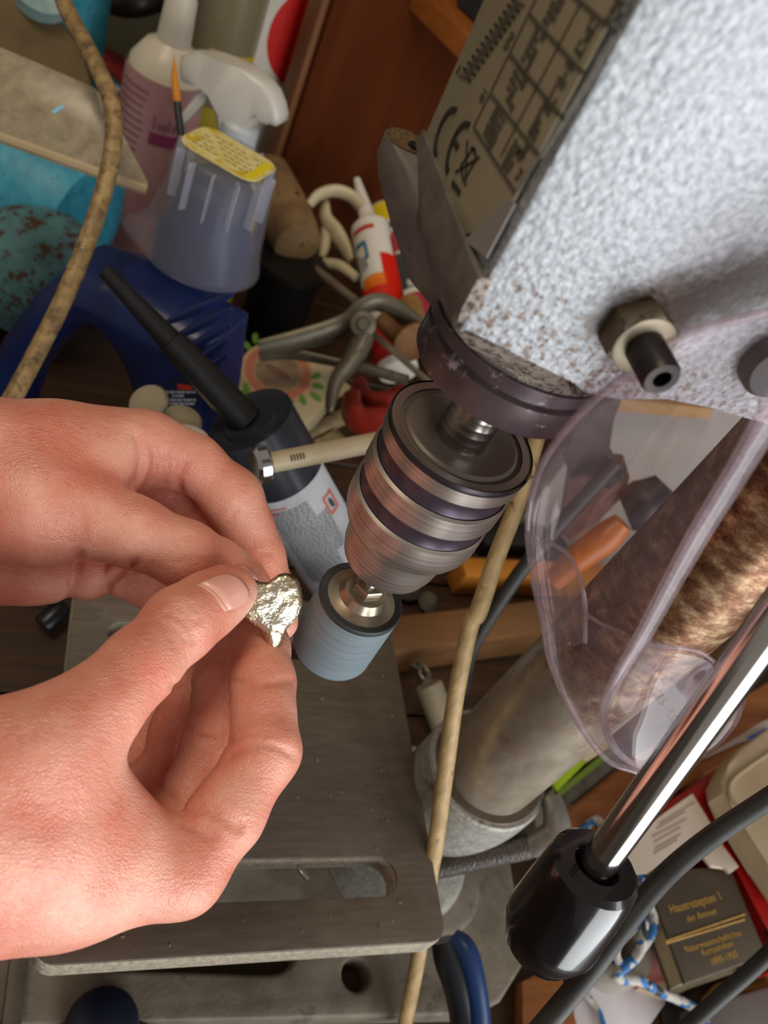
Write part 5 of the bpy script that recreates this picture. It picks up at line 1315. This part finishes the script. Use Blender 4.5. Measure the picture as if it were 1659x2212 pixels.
for i, (x, y, s, c) in enumerate(((985, 1390, .010, '#8a6a52'), (960, 1418, .007, '#5d4a3c'), (1005, 1425, .008, '#6e6258'), (880, 1275, .012, '#47443c'), (925, 1300, .010, '#5a564a'))):
    p = onp(x, y, 2, BZ+s*0.8)
    V_ = MB().lathe([(0, -s*0.8), (s*0.7, -s*0.5), (s, 0), (s*0.6, s*0.6), (0, s*0.75)], T(*p) @ Matrix.Rotation(i*1.1, 4, 'Z'), 9, sx=1.3)
    tag(recentre(V_.build('wood_chip', mat('chip_%d' % i, c, rough=0.8))), ['largest pale brown chip of debris behind the batten', 'small brown chip left of the pale brown one', 'grey chip of debris between the stick and the black cable', 'dark grey lump in shadow just right of the drum nut', 'olive grey lump right of the dark one under the chuck'][i], 'debris', 'debris under the chuck')

# ---- things seen through the guard
GM = upright(1440, 980, .80)
gy = (GM.inverted() @ Vector((GM[0][3], GM[1][3], BZ))).y
gpx = pts2(GM, [(1320, 868), (1640, 868), (1700, 1150)])
g_ = thing('grey_cabinet', 'plain light grey box seen through the clear guard', 'box', GM @ Vector((0.02, gy, -0.03)))
MB().prism([gpx[0], gpx[1], (gpx[1][0], gy), (gpx[0][0], gy)], -0.06, 0.0, GM, bev=0.003).build('box_body', mat('light_grey_paint', '#96938b', '#a4a19a', rough=0.5, scale=12), g_)
wl_ = pts2(GM, [(1325, 846), (1545, 868), (1530, 892), (1325, 876)])
MB().prism(wl_, -0.05, 0.012, GM, bev=0.002).build('wooden_top_strip', wood('light_strip', '#a07f52', '#b3935f', axis=0, scale=8), g_)
WM = upright(1280, 960, .60)
wm_y = (WM.inverted() @ Vector((WM[0][3], WM[1][3], BZ))).y
dk = MB().prism(pts2(WM, [(1352, 840), (1322, 920), (1306, 985), (1345, 1042), (1318, 1060), (1262, 1020), (1236, 1040), (1214, 990), (1240, 935), (1262, 895), (1300, 880)]), -0.012, 0.0, WM, bev=0.002)
tag(recentre(dk.build('steel_bracket', mat('dark_steel_plate', '#3b3631', '#4a443d', rough=0.5, metal=0.3, scale=50))), 'dark pointed steel bracket behind the upper part of the guard', 'bracket')
po_ = MB().prism(pts2(WM, [(1215, 1040), (1330, 1052), (1345, 1100), (1290, 1150), (1230, 1200), (1195, 1180)]), -0.05, -0.014, WM, bev=0.006)
tag(recentre(po_.build('brown_pouch', mat('brown_leather', '#5d3c34', '#6d4a40', rough=0.6, scale=60, bump=0.3, bscale=120, bdist=0.001))), 'reddish brown pouch below the dark bracket, seen through the guard', 'pouch')
oh = MB().tube(D3([(1195, 1255, .62), (1250, 1205, .61), (1310, 1160, .605), (1345, 1128, .60)]), [.008, .0105, .0115, .008], 18, 6)
tag(recentre(oh.build('orange_file', mat('orange_handle', '#a85c1a', '#b96c24', rough=0.4, scale=30))), 'orange wooden file handle seen through the middle of the guard', 'file')
nb = MB().tube(D3([(1350, 1105, .64), (1400, 1085, .635), (1440, 1050, .63)]), [.016, .020, .012], 18, 5)
tag(recentre(nb.build('navy_grip', pl('#16171f', 0.45))), 'dark navy grip beside the orange handle, seen through the guard', 'grip')
bk2 = MB().tube(D3([(1640, 1000, .33), (1618, 1050, .335), (1622, 1090, .34), (1650, 1140, .35), (1700, 1190, .36)]), 0.0042, 14, 6)
tag(recentre(bk2.build('black_cable', M_BLACK)), 'glossy black cable crossing the rusty column at the right edge', 'cable')

# ------------------------------------------------------------------ lower right of the bench
def flat(name, px, z0, z1, m, bev=0.001):
    M = T(0, 0, z1)
    q = [onp(x, y, 2, z1) for x, y in px]
    return MB().prism([(p.x, p.y) for p in q], z0-z1, 0, M, bev=bev).build(name, m)
def flatq(px, z): return [(p.x, p.y) for p in (onp(x, y, 2, z) for x, y in px)]
M_ORW = wood('orange_pine', '#7a4520', '#99602f', axis=0, scale=6)
beam('wood_rail', 'brown wooden rail running from the clamp lever to the right edge', 'rail', (1195, 1800), (1760, 1470), -0.108, 0.042, 0.031, M_ORW)
beam('wood_rail', 'darker brown wooden rail parallel beyond, behind the saw packet', 'rail', (1190, 1655), (1700, 1340), -0.124, 0.04, 0.015, wood('dark_rail', '#3d2412', '#55341b', axis=0, scale=6))
bdm = onp(1180, 2110, 2, -0.128)
tag(recentre(flat('orange_board', [(1128, 2120), (1205, 2080), (1262, 2260), (1130, 2300)], BZ+0.001, -0.127, M_ORW)), 'orange-brown board poking out from the corner of the drill base', 'board')
# saw blade in its green card
sw = thing('saw_blade', 'toothed saw blade in a yellow-green and cream card sleeve, right of the column', 'saw', onp(1250, 1670, 2, -0.105))
sz = -0.10
MB().prism(flatq([(1186, 1690), (1246, 1632), (1262, 1650), (1200, 1712)], sz), -0.0, 0.003, T(0, 0, sz)).build('green_card', mat('lime_card', '#9cb818', '#7c9a22', rough=0.5, scale=60), sw)
MB().prism(flatq([(1246, 1632), (1300, 1590), (1322, 1612), (1262, 1650)], sz), -0.0, 0.003, T(0, 0, sz)).build('cream_card', pl('#c6b494', 0.5), sw)
MB().prism(flatq([(1200, 1712), (1322, 1612), (1330, 1624), (1206, 1724)], sz), -0.0, 0.0025, T(0, 0, sz)).build('green_edge', pl('#5d7320', 0.5), sw)
tq = [Vector((*p, 0)) for p in flatq([(1206, 1724), (1340, 1616)], sz)]; td = (tq[1]-tq[0]); tn_ = Vector((td.y, -td.x, 0)).normalized()
poly = [tq[0].xy, tq[1].xy]; m_ = 26; teeth = []
for i in range(m_, -1, -1):
    p = tq[0]+td*(i/m_); teeth.append(tuple((p+tn_*(0.0075)).xy))
    if i: teeth.append(tuple((p-td*(0.5/m_)+tn_*0.0105).xy))
MB().prism([tuple(poly[0]), tuple(poly[1])]+teeth, 0, 0.0015, T(0, 0, sz)).build('blade', mat('saw_steel', '#4f4a43', '#6a645a', rough=0.4, metal=0.6, scale=80), sw)
tag(recentre(flat('steel_offcut', [(1150, 1745), (1195, 1700), (1205, 1730), (1200, 1775), (1160, 1800)], BZ+0.001, -0.095, mat('offcut', '#6f675b', '#837b6d', rough=0.45, metal=0.3, scale=60), 0.002)), 'small grey metal offcut between the clamp lever and saw card', 'offcut')

# red crate, cards, tray
rd = flat('red_box', [(1412, 1800), (1430, 1740), (1560, 1652), (1800, 2060), (1690, 2090), (1596, 1872)], BZ+0.001, -0.085, mat('red_plastic', '#8c0f0c', '#a31612', rough=0.35, scale=40, bump=0.5, bscale=40, bdist=0.004, spots='#4c0806', sscale=30, sth=0.6), 0.004)
tag(recentre(rd), 'bright red plastic box under the white cards at the right', 'box')
cd = thing('instruction_card', 'white card with rows of grey print beside the chrome lever', 'card', onp(1440, 1800, 2, -0.0835))
cpx = [(1330, 1830), (1496, 1714), (1537, 1782), (1490, 1822), (1400, 1886), (1340, 1890)]
cb_ = MB().prism(flatq(cpx, -0.083), -0.0012, 0.0, T(0, 0, -0.083)).build('card_sheet', mat('card_white', '#c9b7a6', '#cfc0b0', rough=0.6, scale=20), cd)
tl = MB()
for j, (x0, y0, x1, y1) in enumerate(((1424, 1778, 1500, 1731), (1418, 1789, 1480, 1751), (1408, 1806, 1482, 1768), (1412, 1818, 1470, 1785), (1414, 1832, 1470, 1800), (1412, 1842, 1462, 1812))):
    tl.prism(flatq([(x0, y0), (x1, y1), (x1+2, y1+4), (x0+2, y0+4)], -0.083), 0.0, 0.0003, T(0, 0, -0.083))
tl.build('printed_lines', pl('#a8968a', 0.6), cb_)
tag(recentre(flat('white_card', [(1512, 1840), (1552, 1812), (1597, 1872), (1576, 1887), (1566, 1872), (1536, 1872)], -0.083, -0.080, mat('card_white', '#c9b7a6'))), 'small white card between the red box and the grey book', 'card')
tr_ = thing('beige_tray', 'beige plastic tray with a rounded corner at the right edge', 'tray', onp(1650, 1750, 2, -0.08))
trp = [(1557, 1685), (1574, 1652), (1596, 1618), (1720, 1530), (1900, 1800), (1720, 1960), (1659, 1868), (1588, 1745), (1563, 1712)]
MB().prism(flatq(trp, -0.058), -0.022, 0.0, T(0, 0, -0.058), bev=0.003).build('tray_body', mat('beige_plastic', '#b7a384', '#c0ad8f', rough=0.4, scale=20), tr_)
MB().tube([onp(x, y, 2, -0.0575) for x, y in ((1592, 1742), (1574, 1712), (1584, 1682), (1640, 1640), (1720, 1588))], 0.0022, 8, 5).build('rim_ridge', pl('#a08d70', 0.4), tr_)
ws_ = thing('plastic_strip', 'white strip with a blue end lying on the rail at the right edge', 'strip', onp(1590, 1600, 2, -0.105))
MB().prism(flatq([(1515, 1640), (1640, 1562), (1720, 1530), (1720, 1560), (1600, 1602), (1540, 1630)], -0.101), -0.003, 0, T(0, 0, -0.101)).build('white_part', pl('#a79c92', 0.4), ws_)
MB().prism(flatq([(1612, 1594), (1655, 1573), (1650, 1592), (1622, 1600)], -0.1008), -0.0, 0.001, T(0, 0, -0.1008)).build('blue_part', pl('#2c57a6', 0.4), ws_)
# grey book
bkz = -0.088
book = thing('grey_book', 'worn dark grey book with gold lettering beside the white card', 'book', onp(1530, 2000, 2, bkz-0.02))
TL, TR, BR, BL = (1392, 1884), (1576, 1870), (1656, 2064), (1480, 2126)
MB().prism(flatq([TL, TR, BR, BL], bkz), -0.003, 0.0, T(0, 0, bkz), bev=0.0008).build('cover', mat('grey_cover', '#4a4034', '#564a3c', rough=0.5, scale=16, bump=0.15, bscale=300, bdist=0.0004), book)
MB().prism(flatq([(1396, 1890), (1574, 1876), (1652, 2062), (1482, 2122)], bkz), -0.0175, -0.0031, T(0, 0, bkz)).build('pages', mat('page_edges', '#bfae8a', '#a99872', rough=0.7, scale=300, stretch=(1, 1, 12)), book)
MB().prism(flatq([TL, TR, BR, BL], bkz), -0.0205, -0.0176, T(0, 0, bkz), bev=0.0008).build('back_cover', mat('grey_cover', '#4a4034'), book)
# lettering, read from the cover as far as it can be made out
pTL, pTR, pBR, pBL = [Vector((*p, bkz)) for p in flatq([TL, TR, BR, BL], bkz)]
bx_ = (pBR-pBL).normalized(); GOLD = mat('gold_print', '#c39a4c', '#b08a42', rough=0.45, metal=0.0, scale=200)
def bt(body, px, py, size, nm='gold_lettering'):
    o = onp(px, py, 2, bkz)
    MB().text(body, size, frame(o+Vector((0, 0, 0.0003)), (0, 0, 1), onp(1570, 1931, 2, bkz)-onp(1436, 1968, 2, bkz)), 0.0001).build(nm, GOLD, book)
bt('Hausrezepten 1', 1503, 1950, 0.0086)
bt('der Ammer', 1515, 1977, 0.0066)
bt('Naturwissenschaftliches', 1540, 2033, 0.0060)
bt('Kompendium', 1549, 2048, 0.0060)
bt('1890-1950', 1563, 2070, 0.0066)
bt('Nr. 1', 1436, 1915, 0.0055)
for y0, y1 in ((2033, 1975), (2038, 1986)):
    a, b = onp(1438, y0, 2, bkz+.0002), onp(1608, y1, 2, bkz+.0002); M_, L_ = axis(a, b)
    MB().tube([a, b], 0.0007, 6, 1).build('gold_rule', GOLD, book)
# papers and tape below
tag(recentre(flat('pink_paper', [(1380, 2060), (1410, 2030), (1438, 2062), (1465, 2105), (1440, 2118), (1380, 2135)], -0.128, -0.122, mat('pink_paper', '#c9968a', '#b9584c', rough=0.6, scale=25))), 'pale pink and red paper between the tape roll and the book', 'paper')
tag(recentre(flat('cream_paper', [(1380, 2135), (1475, 2100), (1640, 2045), (1650, 2080), (1490, 2135), (1440, 2160)], -0.135, -0.129, mat('cream_sheet', '#c3b494', '#b5a584', rough=0.6, scale=30))), 'cream paper sheet sticking out under the front of the book', 'paper')
tag(recentre(flat('white_paper', [(1225, 2085), (1300, 2110), (1360, 2110), (1440, 2165), (1380, 2250), (1250, 2260)], -0.1385, -0.1345, mat('white_sheet', '#c8c0c2', '#d2cbcd', rough=0.6, scale=20))), 'white printed paper at the bottom under the blue and white rope', 'paper')
tag(recentre(flat('yellow_cloth', [(1515, 2160), (1545, 2125), (1700, 2060), (1700, 2120), (1600, 2145), (1530, 2165)], BZ+0.001, -0.133, mat('yellow_cloth', '#86622a', '#9a7334', rough=0.8, scale=60, bump=0.5, bscale=80, bdist=0.002))), 'mustard brown cloth strip at the right edge below the book', 'cloth')
tag(recentre(flat('grey_case', [(1500, 2175), (1700, 2118), (1750, 2300), (1500, 2300)], BZ+0.001, -0.118, mat('grey_case', '#6a6460', '#746e69', rough=0.5, scale=20), 0.003)), 'plain grey case in the bottom right corner', 'case')
tag(recentre(flat('dark_card', [(1425, 2175), (1500, 2140), (1520, 2165), (1500, 2235), (1440, 2230)], BZ+0.001, -0.136, pl('#2a2420', 0.6))), 'dark card under the rope end beside the grey case', 'card')
tc_ = onp(1338, 2040, 2, -0.112)
tag(recentre(MB().lathe([(0.0165, -0.024), (0.027, -0.024), (0.0275, -0.022), (0.0275, -0.001), (0.027, 0), (0.0165, 0), (0.016, -0.001), (0.016, -0.023), (0.0165, -0.024)], T(*tc_), 56).build('tape_roll', mat('silver_tape', '#a49c90', '#b4aca0', rough=0.3, metal=0.3, scale=30))), 'silvery roll of tape lying under the rope behind the black knob', 'tape roll')
# blue and white rope
def rope_mat():
    m = bpy.data.materials.new('rope'); m.use_nodes = True; nt = m.node_tree; N = nt.nodes; L = nt.links; b = N['Principled BSDF']
    tc = N.new('ShaderNodeTexCoord'); v = N.new('ShaderNodeTexVoronoi'); v.inputs['Scale'].default_value = 190; L.new(tc.outputs['Object'], v.inputs['Vector'])
    sp_ = N.new('ShaderNodeSeparateColor'); L.new(v.outputs['Color'], sp_.inputs[0])
    rp = N.new('ShaderNodeValToRGB'); rp.color_ramp.interpolation = 'CONSTANT'; e = rp.color_ramp.elements
    e[0].color = lin('#b9b4ac'); e[1].position = 0.62; e[1].color = lin('#2f6fae'); x = e.new(0.88); x.color = lin('#23303c')
    L.new(sp_.outputs[0], rp.inputs['Fac']); L.new(rp.outputs['Color'], b.inputs['Base Color']); b.inputs['Roughness'].default_value = 0.6
    bp = N.new('ShaderNodeBump'); bp.inputs['Strength'].default_value = 0.5; bp.inputs['Distance'].default_value = 0.001; L.new(v.outputs['Distance'], bp.inputs['Height']); L.new(bp.outputs[0], b.inputs['Normal'])
    return m
rpz = -0.100
rpts = [(1210, 1775, -.12), (1245, 1800, -.11), (1290, 1770, -.105), (1310, 1810, -.10), (1345, 1850, -.095), (1385, 1900, -.092), (1380, 1960, -.092), (1345, 2000, -.090), (1360, 1940, -.088), (1400, 1950, -.09), (1412, 2000, -.094), (1385, 2050, -.096), (1345, 2085, -.098), (1330, 2050, -.094), (1365, 2005, -.09), (1390, 1990, -.086), (1380, 2060, -.092), (1330, 2110, -.10), (1385, 2120, -.104), (1430, 2145, -.112), (1490, 2172, -.116), (1520, 2200, -.112), (1530, 2250, -.112)]
rp_ = MB().tube([onp(x, y, 2, z) for x, y, z in rpts], 0.0034, 12, 6)
tag(recentre(rp_.build('rope', rope_mat())), 'blue and white braided rope looped over the tape roll behind the black knob', 'rope')
rp2 = MB().tube([onp(x, y, 2, -0.130) for x, y in ((1230, 2100), (1262, 2145), (1290, 2180), (1310, 2240))], 0.0026, 10, 6)
tag(recentre(rp2.build('rope', MATS.get('rope') or bpy.data.materials['rope'])), 'short blue-flecked rope end lying on the white paper at the bottom', 'rope')
# cables in front
fc = MB().tube(D3([(1740, 1672, .33), (1640, 1738, .325), (1545, 1802, .318), (1462, 1868, .31), (1402, 1930, .303), (1330, 2022, .297), (1255, 2120, .295), (1150, 2245, .295), (1040, 2380, .31), (900, 2560, .35), (820, 2700, .40)]), 0.0040, 16, 8)
tag(recentre(fc.build('power_cable', M_CABLE)), 'thick black rubber cable sweeping from the right edge past the black knob', 'cable')
fc = MB().tube(D3([(1740, 1980, .46), (1645, 2075, .47), (1560, 2150, .475), (1480, 2222, .48), (1400, 2290, .48)]), 0.0046, 14, 6)
tag(recentre(fc.build('power_cable', M_CABLE)), 'black cable crossing the bottom right corner beside the grey case', 'cable')
# plier handle
ph = thing('plier_handle', 'curved navy and blue tool handle lying on the drill base', 'tool', onp(1005, 2130, 2, -0.112))
MB().tube(D3([(958, 2030, .515), (972, 2075, .512), (990, 2130, .508), (1003, 2200, .505), (1008, 2290, .50)]), [.0095, .0115, .0110, .0105, .0105], 18, 6, sq=0.8).build('dark_grip', pl('#171b22', 0.4), ph)
MB().tube(D3([(978, 2022, .512), (1005, 2050, .508), (1024, 2110, .503), (1036, 2190, .499), (1038, 2290, .494)]), [.0055, .0075, .0072, .0070, .0070], 16, 6, sq=0.9).build('blue_grip', pl('#173360', 0.35), ph)

# ------------------------------------------------------------------ lower left
lc_ = MB().tube(D3([(95, 2060, .49), (160, 2105, .485), (225, 2160, .478), (300, 2240, .47), (350, 2300, .465)]), 0.0072, 16, 6)
tag(recentre(lc_.build('grey_cable', mat('dark_grey_rubber', '#2b2d31', '#35373b', rough=0.55, scale=80))), 'thick dark grey cable passing under the front left of the table', 'cable')
bq = onp(215, 2225, 2, -0.125)
tag(recentre(MB().lathe([(0, 0.022), (0.012, 0.0215), (0.018, 0.018), (0.020, 0.010), (0.020, -0.014), (0, -0.014)], T(*bq), 36).build('blue_tin', pl('#0b1428', 0.4))), 'dark blue round tin under the grey cable at bottom left', 'tin')
tag(recentre(MB().box(0.010, 0.14, 0.03, T(onp(32, 2150, 2, BZ+.03).x, onp(32, 2150, 2, BZ+.03).y, BZ+0.0165), bev=0.001).build('steel_strip', mat('strip_steel', '#4f473f', '#5f564d', rough=0.5, metal=0.4, scale=60))), 'narrow grey steel strip at the lower left edge', 'strip')
pq = onp(92, 1352, 2, -0.128)
tag(recentre(MB().lathe([(0, 0), (0.0075, 0), (0.008, 0.001), (0.008, 0.018), (0.006, 0.022), (0, 0.022)], frame(pq, (0.6, 0.75, 0.25)), 24).build('black_plug', pl('#101114', 0.35))), 'small black plug lying on the bench left of the table', 'plug')
# metal swarf on the table
swf = MB(); r2 = random.Random(11)
for i in range(110):
    x, y_ = r2.uniform(-0.09, 0.098), r2.uniform(-0.085, 0.11); a = r2.uniform(0, 3.14); s_ = r2.uniform(0.0003, 0.0009)
    if s1y-s1r-.002 < y_ < s1y+s1r+.002 or s2y-s2r-.002 < y_ < s2y+s2r+.002: continue
    swf.box(s_*2.2, s_, s_*0.7, T(x, y_, s_*0.4) @ Matrix.Rotation(a, 4, 'Z'))
sw_ = swf.build('metal_swarf', mat('swarf', '#c9c4b8', rough=0.25, metal=0.9)); stuff(sw_); sw_['label'] = 'fine bright metal swarf scattered over the drill table'; sw_['category'] = 'swarf'
fl = onp(655, 1888, 2, -0.02)
tag(recentre(MB().box(0.0022, 0.0075, 0.0022, frame(onp(656, 1888, 2, -0.014), (0, 0, 1), (1, 0.7, 0)), bev=0.0003).build('metal_sliver', mat('swarf', '#c9c4b8'))), 'bright metal sliver in the front slot of the table', 'sliver')
